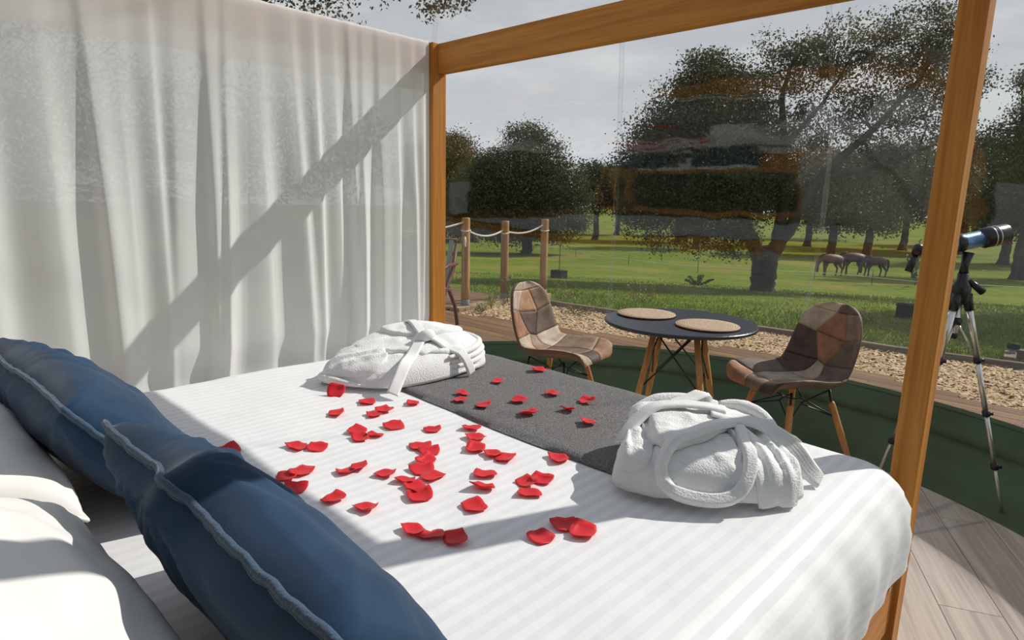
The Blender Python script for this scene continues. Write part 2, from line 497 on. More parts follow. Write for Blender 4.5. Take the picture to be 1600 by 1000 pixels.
def ground_mat():
    mt, t, b, out = new_mat('meadow')
    b.inputs['Roughness'].default_value = 0.95
    b.inputs['Specular IOR Level'].default_value = 0.1
    tcn = t.nodes.new('ShaderNodeTexCoord')
    def noise(s, d=5):
        n = t.nodes.new('ShaderNodeTexNoise'); n.inputs['Scale'].default_value = s; n.inputs['Detail'].default_value = d
        t.links.new(tcn.outputs['Object'], n.inputs['Vector']); return n
    def ramp(src, a, bb):
        r = t.nodes.new('ShaderNodeMapRange'); r.inputs['From Min'].default_value = a; r.inputs['From Max'].default_value = bb
        t.links.new(src, r.inputs['Value']); return r
    def mix(f, a, c):
        m = t.nodes.new('ShaderNodeMix'); m.data_type = 'RGBA'
        if isinstance(a, tuple): m.inputs[6].default_value = (*a, 1)
        else: t.links.new(a, m.inputs[6])
        if isinstance(c, tuple): m.inputs[7].default_value = (*c, 1)
        else: t.links.new(c, m.inputs[7])
        t.links.new(f, m.inputs[0]); return m.outputs[2]
    g = mix(ramp(noise(1.5).outputs[0], 0.35, 0.65).outputs[0], (0.100, 0.168, 0.006), (0.200, 0.242, 0.010))
    d = mix(ramp(noise(0.22).outputs[0], 0.48, 0.66).outputs[0], g, (0.29, 0.24, 0.045))
    e = mix(ramp(noise(14, 3).outputs[0], 0.40, 0.72).outputs[0], d, (0.075, 0.11, 0.010))
    t.links.new(e, b.inputs['Base Color'])
    bn = t.nodes.new('ShaderNodeBump'); bn.inputs['Strength'].default_value = 0.8; bn.inputs['Distance'].default_value = 0.12
    t.links.new(noise(11, 4).outputs[0], bn.inputs['Height']); t.links.new(bn.outputs[0], b.inputs['Normal'])
    return mt
M_meadow = ground_mat()

def mat_weave():
    mt, t, b, out = new_mat('jute_spiral')
    b.inputs['Roughness'].default_value = 0.85
    tcn = t.nodes.new('ShaderNodeTexCoord')
    ln = t.nodes.new('ShaderNodeVectorMath'); ln.operation = 'LENGTH'; t.links.new(tcn.outputs['Object'], ln.inputs[0])
    mu = t.nodes.new('ShaderNodeMath'); mu.operation = 'MULTIPLY'; mu.inputs[1].default_value = 2*PI/0.011
    t.links.new(ln.outputs['Value'], mu.inputs[0])
    sn = t.nodes.new('ShaderNodeMath'); sn.operation = 'SINE'; t.links.new(mu.outputs[0], sn.inputs[0])
    n = t.nodes.new('ShaderNodeTexNoise'); n.inputs['Scale'].default_value = 90; t.links.new(tcn.outputs['Object'], n.inputs['Vector'])
    ad = t.nodes.new('ShaderNodeMath'); ad.operation = 'MULTIPLY_ADD'; ad.inputs[1].default_value = 0.22
    t.links.new(sn.outputs[0], ad.inputs[0]); t.links.new(n.outputs[0], ad.inputs[2])
    r = t.nodes.new('ShaderNodeValToRGB')
    r.color_ramp.elements[0].position = 0.25; r.color_ramp.elements[0].color = (0.30, 0.20, 0.12, 1)
    r.color_ramp.elements[1].position = 0.7; r.color_ramp.elements[1].color = (0.56, 0.42, 0.29, 1)
    t.links.new(ad.outputs[0], r.inputs[0]); t.links.new(r.outputs[0], b.inputs['Base Color'])
    bn = t.nodes.new('ShaderNodeBump'); bn.inputs['Strength'].default_value = 0.5; bn.inputs['Distance'].default_value = 0.002
    t.links.new(ad.outputs[0], bn.inputs['Height']); t.links.new(bn.outputs[0], b.inputs['Normal'])
    return mt
M_jute = mat_weave()

# ================================================================== terrain
KS = [-50, 4.5, 9, 13, 18, 30, 42, 60, 100, 400]
KZ = [-.06, -.06, -.36, -.70, -1.5, -2.45, -3.0, -3.25, -3.4, -3.4]
def tz(x, y):
    return np.interp(-.454*np.asarray(x) + .891*np.asarray(y), KS, KZ)
DC = (1.07, -0.27)                       # centre of the bubble

def build_ground():
    # dense near the tent, coarser far away
    ax = np.concatenate([np.linspace(-260, -40, 45), np.linspace(-38, 14, 140), np.linspace(18, 180, 30)])
    ay = np.concatenate([np.linspace(-60, -3, 14), np.linspace(-2, 60, 170), np.linspace(63, 330, 50)])
    X, Y = np.meshgrid(ax, ay, indexing='ij')
    Z = tz(X, Y) + 0.05*sumsin(X, Y, 3, 4, 0.25)*np.clip((Y-5)/6, 0, 1)
    near = (np.hypot(X-DC[0], Y-DC[1]) < 5.5)
    Z = np.where(near, -0.12, Z)
    me = fast_mesh('ground', np.stack([X, Y, Z], -1).reshape(-1, 3), grid_faces(len(ax), len(ay)))
    o = link('ground', me, M_meadow, None, True)
    tag(o, 'wide sloping green meadow under the oak trees', 'meadow', kind='structure')
build_ground()

# ------------------------------------------------------------------ deck of boards round the bubble
def deck_ymax(x):
    return float(np.interp(x, [-3.4, -3.1, -2.4, -1.6, -0.7, 0.0, 0.7, 1.3, 2.05, 3.0, 4.5], [2.85, 2.92, 3.06, 3.2, 3.5, 3.80, 3.78, 3.65, 3.38, 2.9, 1.9]))
def build_deck():
    root = empty('deck', (0, 0, -0.03))
    tag(root, 'brown timber deck of long boards around the bubble tent', 'deck', kind='structure')
    MB().box((-3.42, -4.0, -0.09), (4.5, 2.0, -0.045)).build('joist_base', M_sleeper_old, root)
    W = 0.142
    y = -0.8
    row = 0
    while y < 3.9:
        xs = np.arange(-3.38, 4.4, 0.04)
        ok = np.array([deck_ymax(xx) > y + W*0.5 for xx in xs])
        # contiguous run(s)
        runs = []; st = None
        for k, good in enumerate(ok):
            if good and st is None: st = xs[k]
            if (not good or k == len(ok)-1) and st is not None:
                runs.append((st, xs[k])); st = None
        for a, b in runs:
            cut = a
            first = 1.3 + 1.1*((row*0.37) % 1)
            while cut < b - 0.05:
                e = min(b, cut + (first if cut == a else 2.4))
                if e - cut > 0.12:
                    cx, cy = (cut+e)/2, y+W/2
                    hx = (e-cut)/2 - 0.002
                    # leave out what lies wholly under the tent floor
                    if not (max(math.hypot(cut-DC[0], cy-DC[1]), math.hypot(e-DC[0], cy-DC[1])) < 1.8):
                        o = MB().box((-hx, -W/2+0.003, -0.013), (hx, W/2-0.003, 0.013)).build('board', M_deck, root)
                        o.location = (cx, cy, -0.0 + random.uniform(-0.0015, 0.0015))
                cut = e
        y += W; row += 1
build_deck()
def build_walkway():
    root = empty('walkway', (-3.5, 3.0, -0.03))
    tag(root, 'timber walkway of cross boards behind the rope posts', 'walkway', kind='structure')
    W = 0.142
    for k in range(22):
        y = -1.0 + k*W
        if 3.0 + y > 4.25: break
        o = MB().box((-1.7, -W/2+0.003, -0.013), (0, W/2-0.003, 0.013)).build('board', M_deck, root)
        o.location = (-0.04 - 0.0, y, 0.0)
build_walkway()

# ------------------------------------------------------------------ wood chip bed + timber edging
EDGE = [(-3.36, 4.3), (-2.81, 4.30), (-1.94, 4.39), (-0.7, 4.76), (0.1, 4.83), (0.95, 4.84), (1.89, 5.0), (3.4, 5.05), (5.0, 4.9)]
def edge_y(x):
    return float(np.interp(x, [p[0] for p in EDGE], [p[1] for p in EDGE]))
def build_chips():
    xs = np.linspace(-3.36, 5.0, 60)
    v = []; 
    for x in xs:
        y0 = max(deck_ymax(x) - 0.3, 1.6); y1 = edge_y(x)
        for k in range(8):
            y = y0 + (y1-y0)*k/7
            v.append((x, y, -0.055 + 0.012*nz3(x*3, y*3)))
    me = fast_mesh('chip_bed', v, grid_faces(60, 8))
    root = link('chip_bed', me, M_soil, None, True)
    tag(root, 'bed of pale wood chips between the deck and the lawn', 'mulch', kind='stuff')
    n = 30000
    x = rng.uniform(-3.34, 4.2, n); t = rng.uniform(0, 1, n)
    dy = np.array([deck_ymax(a) for a in x]); ey = np.array([edge_y(a) for a in x])
    y = dy + (ey-dy)*t
    z = -0.045 + rng.uniform(-0.008, 0.012, n)
    # elongated tetra chips
    ln = rng.uniform(0.012, 0.034, n); wd = rng.uniform(0.005, 0.014, n); th = rng.uniform(0.003, 0.010, n)
    an = rng.uniform(0, 2*PI, n); tl = rng.uniform(-0.5, 0.5, n)
    ca, sa = np.cos(an), np.sin(an)
    def pt(u, vv, ww):
        return np.stack([x + ca*u - sa*vv, y + sa*u + ca*vv, z + ww + u*tl], -1)
    A = pt(-ln, -wd, 0*ln); B = pt(ln*0.8, -wd, 0*ln); Cc = pt(ln, wd, th*0.4); D = pt(-ln*0.7, wd, th)
    E_ = pt(0*ln, 0*ln, th*1.4)
    V = np.stack([A, B, Cc, D, E_], 1).reshape(-1, 3)
    base = np.arange(n)[:, None]*5
    F = np.concatenate([base + np.array([[0, 1, 4]]), base + np.array([[1, 2, 4]]), base + np.array([[2, 3, 4]]), base + np.array([[3, 0, 4]])], 0)
    o = link('chips', fast_mesh('chips', V, F), M_mulch, root)
    o['kind'] = 'stuff'
build_chips()

def beam_between(name, a, b, w, h, mat, parent=None, bevel=0.006):
    """squared timber from a to b; local x along its length"""
    a = Vector(a); b = Vector(b)
    d = b - a
    o = MB().box((0, -w/2, 0), (d.length, w/2, h)).build(name, mat, parent, bevel=bevel)
    o.location = a
    o.rotation_euler = d.to_track_quat('X', 'Z').to_euler()
    return o
def build_edging():
    r = empty('timber_edging', (0, 4.5, -0.06))
    tag(r, 'weathered sleeper edging between the wood chips and the lawn', 'edging', kind='structure')
    for (a, b) in zip(EDGE[:-1], EDGE[1:]):
        beam_between('sleeper', (a[0], a[1]-4.5, -0.02), (b[0], b[1]-4.5, -0.02), 0.07, 0.10, M_sleeper_old, r)
    r2 = empty('post_sill', (-3.37, 3.0, -0.05))
    tag(r2, 'pale timber sill under the rope posts beside the wood chips', 'edging', kind='structure')
    beam_between('sleeper', (0.08, -0.06, 0), (-0.03, 0.85, 0), 0.15, 0.075, M_sleeper, r2)
    beam_between('sleeper', (-0.03, 0.86, 0), (-0.02, 1.75, 0), 0.15, 0.075, M_sleeper, r2)
    r3 = empty('lawn_step', (1.75, 5.42, -0.1))
    tag(r3, 'dark timber step at the lawn edge beside the bollard', 'edging', kind='structure')
    beam_between('sleeper', (0, 0, 0.0), (1.3, 0.05, 0.0), 0.10, 0.16, M_sleeper_old, r3)
    beam_between('sleeper', (0, -0.02, 0.0), (0.03, -0.36, 0.0), 0.09, 0.14, M_sleeper_old, r3)
build_edging()

# ------------------------------------------------------------------ laminate floor
def dome_R(th):
    """radius multiplier of the plan: round in front, drawn out behind"""
    c, s = math.cos(th), math.sin(th)
    return 1.0 if s >= 0 else 1.0/math.sqrt(c*c + (s/1.22)**2)
def build_floor():
    e1 = (0.42, -0.9075); e2 = (0.9075, 0.42)
    root = empty('floor', (0, 0, 0))
    tag(root, 'grey oak laminate floor of the bubble tent', 'floor', kind='structure')
    base = MB()
    poly = []
    for k in range(64):
        th = 2*PI*k/64; R = 1.99*dome_R(th)
        poly.append((DC[0]+R*math.cos(th), DC[1]+R*math.sin(th)))
    base.prism(poly, -0.016, -0.0105).build('underlay', M_sleeper_old, root)
    Wp, Lp = 0.186, 1.22
    org = (1.965, 1.2)
    rot = math.atan2(e1[1], e1[0])
    for j in range(-26, 18):
        off = ((j*0.41) % 1)*Lp
        for i in range(-4, 6):
            c0 = i*Lp + off - Lp; c1 = c0 + Lp
            # clip the plank to the floor plan
            w0, w1 = j*Wp, (j+1)*Wp
            ts = np.linspace(c0, c1, 62)
            ok = []
            for t in ts:
                good = False
                for ww in (w0, w1):
                    x = org[0]+e1[0]*t+e2[0]*ww; y = org[1]+e1[1]*t+e2[1]*ww
                    th = math.atan2(y-DC[1], x-DC[0])
                    if math.hypot(x-DC[0], y-DC[1]) < 1.99*dome_R(th): good = True
                ok.append(good)
            if not any(ok): continue
            idx = [k for k, g in enumerate(ok) if g]
            a, b = ts[idx[0]], ts[idx[-1]]
            if b - a < 0.05: continue
            hl = (b-a)/2 - 0.0012
            cx = org[0]+e1[0]*(a+b)/2+e2[0]*(w0+w1)/2; cy = org[1]+e1[1]*(a+b)/2+e2[1]*(w0+w1)/2
            o = MB().box((-hl, -Wp/2+0.0012, -0.01), (hl, Wp/2-0.0012, 0.0)).build('plank', M_plank, root)
            o.location = (cx, cy, 0); o.rotation_euler = (0, 0, rot)
build_floor()

# ------------------------------------------------------------------ bubble tent
PROF_Z = [0.0, 0.15, 0.30, 0.55, 0.85, 1.2, 1.6, 2.0, 2.4, 2.75, 3.05, 3.25, 3.36, 3.4]
PROF_R = [1.97, 2.15, 2.30, 2.47, 2.60, 2.68, 2.68, 2.58, 2.36, 2.03, 1.58, 1.10, 0.62, 0.25]
def prof(z):
    return float(np.interp(z, PROF_Z, PROF_R))
PROF = [tuple(p) for p in catmull(list(zip(PROF_R, PROF_Z)), 5)]
SEAM0 = math.radians(92.6); SEAMD = math.radians(360/12)
def dome_pt(th, r, z, extra=0.0):
    R = (r+extra)*dome_R(th)
    return (DC[0] + R*math.cos(th), DC[1] + R*math.sin(th), z)
def build_dome():
    root = empty('bubble_tent', (DC[0], DC[1], 0))
    tag(root, 'clear plastic bubble tent with welded seams and a dark green skirt', 'tent')
    def P(th, r, z, e=0.0):
        p = dome_pt(th, r, z, e)
        return (p[0]-DC[0], p[1]-DC[1], p[2])
    # green skirt: lower rounded band with a hem flap, a welded ridge and soft wrinkles
    n = 240
    sp = [(1.93, 0.002), (1.965, 0.004), (1.985, 0.03), (2.03, 0.065), (2.095, 0.11), (2.165, 0.165), (2.190, 0.188), (2.184, 0.196), (2.215, 0.225), (2.265, 0.27), (2.30, 0.303), (2.304, 0.308)]
    V = []
    for k in range(n):
        th = 2*PI*k/n
        for q, (r, z) in enumerate(sp):
            wv = 0.010*nz3(math.cos(th)*9, math.sin(th)*9, z*7) if 2 < q < 10 else 0
            V.append(P(th, r, z, wv))
    link('skirt', fast_mesh('skirt', V, grid_faces(n, len(sp), True)), M_green, root, True)
    # weld band on top of the skirt
    V = []
    for k in range(n):
        th = 2*PI*k/n
        for (r, z) in [(2.292, 0.300), (2.312, 0.318), (2.316, 0.314), (2.296, 0.296)]:
            V.append(P(th, r, z))
    link('skirt_band', fast_mesh('skirt_band', V, grid_faces(n, 4, True)), M_green, root, True)
    # clear panels between the seams
    up = [p for p in PROF if p[1] >= 0.30]
    # unseen opaque canvas behind the camera, added so the film mirrors less sky
    V = []
    rp = [p for p in PROF if 0.30 <= p[1] <= 2.25]
    for k in range(61):
        th = math.radians(205 + 140*k/60)
        for (r, z) in rp:
            V.append(P(th, r, z, -0.012))
    link('added_rear_canvas', fast_mesh('added_rear_canvas', V, grid_faces(61, len(rp))), M_green, root, True)
    for s in range(12):
        a0 = SEAM0 + s*SEAMD
        V = []
        nu = 17
        for i in range(nu):
            f = i/(nu-1)
            th = a0 + f*SEAMD
            bulge = 0.008*math.sin(PI*f)
            for (r, z) in up:
                V.append(P(th, r, z, bulge*min(1, r/2.2)*min(1, (z-0.3)/0.4)))
        link('clear_panel', fast_mesh('clear_panel', V, grid_faces(nu, len(up))), M_film, root, True)
        # weld: a flat clear strip with cross ticks
        hw = 0.014
        V = []
        for (r, z) in up[:-3]:
            for sgn in (-1, 1):
                V.append(P(a0 + sgn*hw/max(r, 0.2), r, z, -0.004))
        sm = link('seam', fast_mesh('seam', V, [(2*k, 2*k+1, 2*k+3, 2*k+2) for k in range(len(up)-4)]), M_seam, root, True)
        if 40 < math.degrees(a0) % 360 < 200:
            tk = MB()
            dist = 0.0
            for k in range(len(up)-4):
                (r, z), (r2, z2) = up[k], up[k+1]
                seg = math.hypot(r2-r, z2-z)
                dist += seg
                if dist > 0.125:
                    dist = 0
                    tk.tube([P(a0-hw/r, r, z, -0.006), P(a0+hw/r, r, z, -0.006)], 0.0013, 5)
            tk.tube([P(a0-hw/r, r, z, -0.005) for r, z in up[:-3]], 0.0011, 5)
            tk.tube([P(a0+hw/r, r, z, -0.005) for r, z in up[:-3]], 0.0011, 5)
            tk.build('weld_line', M_seam, sm)
build_dome()

# ================================================================== canopy bed
H_TOP, H_BOT = 2.003, 1.875
def build_bed():
    root = empty('canopy_bed', (1.0, -1.05, 0))
    tag(root, 'orange-brown wooden four-poster canopy bed', 'bed')
    def part(name, lo, hi, mat, bevel=0.004):
        c = [(lo[i]+hi[i])/2 for i in range(3)]
        o = MB().box([lo[i]-c[i] for i in range(3)], [hi[i]-c[i] for i in range(3)]).build(name, mat, root, bevel=bevel)
        o.location = (c[0]-1.0, c[1]+1.05, c[2])
        return o
    for (x0, y0) in ((-0.064, -0.03), (2.0, -0.03), (-0.064, -2.23), (2.0, -2.23)):
        part('post', (x0, y0, 0), (x0+0.064, y0+0.08, H_TOP+0.004), M_bed_z)
    part('beam', (0.0, 0.0, H_BOT), (2.0, 0.045, H_TOP), M_bed_x)
    part('beam', (0.0, -2.20, H_BOT), (2.0, -2.155, H_TOP), M_bed_x)
    part('beam', (-0.062, -2.15, H_BOT), (-0.02, -0.03, H_TOP), M_bed_y)
    part('beam', (2.02, -2.15, H_BOT), (2.062, -0.03, H_TOP), M_bed_y)
    part('side_rail', (2.015, -2.15, 0.14), (2.05, -0.03, 0.43), M_bed_y)
    part('side_rail', (-0.055, -2.15, 0.14), (-0.02, -0.03, 0.43), M_bed_y)
    part('foot_rail', (0.0, -0.02, 0.14), (2.0, 0.02, 0.40), M_bed_x)
    part('headboard', (0.0, -2.21, 0.14), (2.0, -2.17, 1.05), M_bed_x)
    part('slat_base', (0.0, -2.15, 0.26), (2.0, -0.05, 0.30), M_bed_x)
build_bed()

# ------------------------------------------------------------------ duvet over the mattress (drape mapping shared with the runner)
TOPZ = 0.672
RX0, RX1, RY0, RY1 = 0.17, 1.945, -1.98, -0.20      # inner rectangle where the top is flat
RAD = 0.15
def drape(a, b, lift=0.0):
    """flat cloth coordinate -> point on the covered mattress"""
    nx = min(max(a, RX0), RX1); ny = min(max(b, RY0), RY1)
    dx, dy = a-nx, b-ny
    d = math.hypot(dx, dy)
    wr = 0.0045*nz3(a*3.1, b*3.1, 0.3) + 0.002*nz3(a*9, b*9, 2)
    if d < 1e-6:
        return (a, b, TOPZ + wr + lift)
    ux, uy = dx/d, dy/d
    R = RAD
    if d < R*PI/2:
        ph = d/R
        off = (R+lift)*math.sin(ph); drop = R - (R+lift)*math.cos(ph)
    else:
        off = R+lift; drop = R + (d-R*PI/2)
    k = min(1.0, d/0.2)
    wob = k*(0.010*nz3(a*5.0, b*5.0, 5) + 0.006*math.sin((a*uy - b*ux)*38 + 3*nz3(a*4, b*4, 9))*k)
    off += wob*0.7
    return (nx + ux*off, ny + uy*off, TOPZ - drop + wr + wob*0.5)
def build_duvet():
    sk = RAD*PI/2 + 0.10
    A = np.linspace(RX0-sk, RX1+sk, 110); B = np.linspace(RY0-sk, RY1+sk, 110)
    V = [drape(a, b) for a in A for b in B]
    me = fast_mesh('duvet', V, grid_faces(110, 110))
    uvl = me.uv_layers.new(name='UVMap')
    vi = np.empty(len(me.loops), dtype=np.int32); me.loops.foreach_get('vertex_index', vi)
    AA, BB = np.meshgrid(A, B, indexing='ij')
    UV = np.stack([AA.ravel(), BB.ravel()], -1)[vi]
    uvl.data.foreach_set('uv', UV.astype(np.float32).ravel())
    o = link('duvet', me, M_sheet, None, True)
    tag(o, 'white duvet with woven satin stripes covering the bed', 'duvet')
    # the mattress the duvet lies on
    mt = MB().box((RX0-0.07, RY0-0.05, 0.302), (RX1+0.05, RY1+0.05, 0.585)).build('mattress', M_cotton, None, bevel=0.03)
    tag(mt, 'white mattress under the striped duvet', 'mattress')
build_duvet()

def build_runner():
    nu, nv = 90, 46
    def top(u, v):
        # u across the bed, v from the near edge to beyond the foot
        near = (0.40 + 1.215*u, -0.735 + 0.010*math.sin(u*6))
        far = (0.24 + 1.585*u, 0.10)
        return (near[0] + (far[0]-near[0])*v, near[1] + (far[1]-near[1])*v)
    V = []
    for lift in (0.013, 0.003):
        for i in range(nu):
            for j in range(nv):
                u, v = i/(nu-1), j/(nv-1)
                a, b = top(u, v)
                wv = 0.003*max(0, nz3(a*5, b*5, 7)) if lift > 0.01 else 0
                # rounded edges
                e = min(u, 1-u)*1.3
                l = lift
                if lift > 0.01:
                    ed = min(v*0.8, e)
                    l = 0.003 + (lift-0.003)*min(1, math.sqrt(max(0, ed)/0.012)) + wv
                V.append(drape(a, b, l))
    F = grid_faces(nu, nv)
    n = nu*nv
    F2 = F[:, ::-1] + n
    rim = []
    loop = [i*nv for i in range(nu)] + [(nu-1)*nv + j for j in range(1, nv)] + [i*nv + nv-1 for i in range(nu-2, -1, -1)] + [j for j in range(nv-2, 0, -1)]
    for k in range(len(loop)):
        a, b = loop[k], loop[(k+1) % len(loop)]
        rim.append((a, a+n, b+n, b))
    me = fast_mesh('bed_runner', V, np.concatenate([F, F2, np.array(rim)], 0))
    o = link('bed_runner', me, M_wool, None, True)
    tag(o, 'dark grey wool blanket laid across the foot of the bed', 'blanket')
    # pale stitched end near the right edge
    mb = MB()
    mb.tube([drape(top(0.996, v)[0]+0.004, top(0.996, v)[1], 0.010) for v in np.linspace(0.02, 0.93, 30)], 0.006, 6)
    mb.build('edge_binding', M_fringe, o, True)
build_runner()

# ------------------------------------------------------------------ curtain
def build_curtain():
    ny, nzv = 460, 80
    Y = np.linspace(-0.04, -2.12, ny)
    r = np.random.default_rng(19)
    # fold centres with individual widths, strengths and leans; narrower pleats towards the foot post
    cs = []; y = -0.04
    while y > -2.15:
        wd = r.uniform(0.05, 0.15) * (0.75 if y > -0.5 else 1.35)
        cs.append((y - wd/2, wd, r.uniform(0.35, 1.0), r.uniform(-1, 1), r.uniform(0.0, 1.0), r.choice((-1, 1))))
        y -= wd*0.85
    def fold(yy, s):
        """s = 0 at the beam, 1 at the hem; soft on one side, steep on the other"""
        out = 0.0
        for (c, wd, am, lean, st, sg) in cs:
            cc = c + lean*0.07*s - 0.035*s*(1 if c < -0.9 else 0.25)
            d = sg*(yy - cc)/(wd*0.5)
            if abs(d) < 2.0:
                a = am*(0.30 + 0.70*min(1, s*1.8 + st*0.6))
                k = 0.9 if d > 0 else 5.0
                out += a*math.exp(-d*d*k)
        return out
    V = []
    # over the beam: back flap, top, then down the inner side
    zs = [1.80, 1.90, 1.99, 2.010, 2.0125, 2.009] + list(np.linspace(1.995, 0.34, nzv-6))
    for i in range(ny):
        yy = Y[i]
        top = 0.004*nz3(yy*30, 0, 1)
        for k, z in enumerate(zs):
            if k < 3: x = -0.070 - 0.003*nz3(yy*20, z, 2)
            elif k == 3: x = -0.052
            elif k == 4: x = -0.038
            elif k == 5: x = -0.018
            else:
                s = (1.995 - z)/1.655
                f = fold(yy, s)
                amp = 0.007 + 0.036*min(1, s*2.4)
                x = -0.014 + amp*f + 0.008*s*nz3(yy*3, z*1.2, 3)
                if z < 0.75: x = x - 0.02*min(1, (0.75-z)/0.1)   # the duvet pushes the hem outwards
            V.append((x, yy, z + (top if 3 <= k <= 5 else 0)))
    me = fast_mesh('curtain', V, grid_faces(ny, len(zs)))
    o = link('curtain', me, M_sheer, None, True)
    tag(o, 'white sheer curtain hanging in folds over the left bed beam', 'curtain')
build_curtain()

# ------------------------------------------------------------------ cushions and pillows
def pillow_mesh(name, a, b, T, pinch, wr, seed, chop=0.0, nu=64, nv=56, back=1.0, fold_amp=0.0, ex=0.42):
    """soft square pad: local x width, y height, z thickness; returns mesh and rim path"""
    us = np.linspace(-1, 1, nu); vs_ = np.linspace(-1, 1, nv)
    V = []; rim_top = {}
    def outline(u, v):
        x = a*u*(1 - pinch*(1-v*v)); y = b*v*(1 - pinch*(1-u*u))
        if chop and v > 0:
            # dent in the upper edge
            y -= chop*v*v*(0.12*math.exp(-((u+0.50)/0.22)**2) - 0.9*math.exp(-((u+0.16)/0.14)**2))
        x += wr*0.25*nz3(u*2+seed, v*2, 1); y += wr*0.3*nz3(u*3+seed, v*3, 4)
        return x, y
    for side in (1, -1):
        for i, u in enumerate(us):
            for j, v in enumerate(vs_):
                x, y = outline(u, v)
                e = max(0.0, (1-u**2))*max(0.0, (1-v**2))
                t = T*(e**ex)*(1 if side > 0 else back)
                t += wr*math.sqrt(max(e, 0))*(nz3(u*2.2+seed, v*2.2, side*3.0) + 0.5*nz3(u*5+seed, v*5, side*5.0))
                if fold_amp:
                    # gathers that fan out from the upper edge dent and the corners
                    for (cu, cv, R) in ((-0.18, 1.04, 1.0), (-0.55, 1.0, 0.7), (-1.0, 1.0, 0.75), (1.0, 1.0, 0.7), (-1, -1, 0.5), (1, -1, 0.5)):
                        dd = math.hypot(u-cu, v-cv)
                        an = math.atan2(v-cv, u-cu)
                        t += fold_amp*(e**0.28)*math.exp(-(dd/R)**2*2.0)*math.sin(an*11 + 2.5*nz3(u*3, v*3, seed) + side)
                wz = wr*0.8*nz3(u*1.6+seed, v*1.6, 9)
                if chop: wz += 0.006*max(0, v)**3*(math.exp(-((u+0.16)/0.14)**2) - 0.8*math.exp(-((u+0.42)/0.18)**2))
                V.append((x, y, side*t + wz))
    n = nu*nv
    F = grid_faces(nu, nv)
    me = fast_mesh(name, V, np.concatenate([F, F[:, ::-1] + n], 0))
    bm = bmesh.new(); bm.from_mesh(me)
    bmesh.ops.remove_doubles(bm, verts=bm.verts[:], dist=0.0006)
    bm.to_mesh(me); bm.free()
    idx = [(i, 0) for i in range(nu)] + [(nu-1, j) for j in range(1, nv)] + [(i, nv-1) for i in range(nu-2, -1, -1)] + [(0, j) for j in range(nv-2, -1, -1)]
    rim = [V[i*nv+j] for i, j in idx]
    return me, rim

def place(o, origin, ux, uy):
    ux = Vector(ux).normalized(); uy = Vector(uy); uy = (uy - ux*uy.dot(ux)).normalized(); uz = ux.cross(uy)
    mm = Matrix.Identity(4)
    for i in range(3):
        mm[i][0], mm[i][1], mm[i][2], mm[i][3] = ux[i], uy[i], uz[i], origin[i]
    o.matrix_world = mm

def cushion(label, origin, ux, uy, a, b, T, seed, chop):
    me, rim = pillow_mesh('cushion', a, b, T, 0.045, 0.008, seed, chop, fold_amp=0.0075, back=1.25, ex=0.30)
    o = link('cushion', me, M_velvet, None, True)
    tag(o, label, 'cushion', 'blue velvet cushions')
    pts = []
    for k, p in enumerate(rim):
        pts.append((p[0]*1.015, p[1]*1.015, p[2] + 0.003*nz3(k*0.35, seed, 0)))
    fl = MB()
    # piped flange standing off the seam
    fl.tube(pts, 0.0052, 7)
    fl.tube([(q[0]*0.975, q[1]*0.965, q[2]+0.004) for q in pts], 0.004, 6)
    c = fl.build('piping', M_piping, o, True)
    place(o, origin, ux, uy)
    return o
# axis uy leans towards the head end, face looks to the foot end (ux x uy = +z local -> normal)
cushion('dark blue velvet cushion nearest the camera, its piped top edge kinked', (1.63, -1.595, 0.795), (1, 0.0, 0.0), (0.0, -0.56, 0.83), 0.345, 0.20, 0.078, 3.1, 0.020)
cushion('blue velvet cushion nearest the curtain, partly behind the other cushion', (0.80, -1.62, 0.80), (1, 0.04, 0.0), (0.0, -0.64, 0.77), 0.34, 0.20, 0.085, 8.4, 0.0)

def pillow(label, origin, ux, uy, a, b, T, seed):
    me, rim = pillow_mesh('pillow', a, b, T, 0.05, 0.014, seed, 0.0, fold_amp=0.006)
    o = link('pillow', me, M_cotton, None, True)
    tag(o, label, 'pillow', 'white bed pillows')
    MB().tube([(p[0]*1.004, p[1]*1.004, p[2]) for p in rim], 0.004, 5).build('seam_edge', M_cotton, o, True)
    place(o, origin, ux, uy)
pillow('white pillow behind the cushion nearest the curtain', (0.80, -1.93, 0.855), (1, 0, 0), (0, -0.90, 0.42), 0.36, 0.23, 0.11, 1.7)
pillow('white pillow behind the kinked dark blue cushion', (1.54, -1.95, 0.855), (1, 0.02, 0), (0, -0.92, 0.38), 0.36, 0.23, 0.11, 5.2)

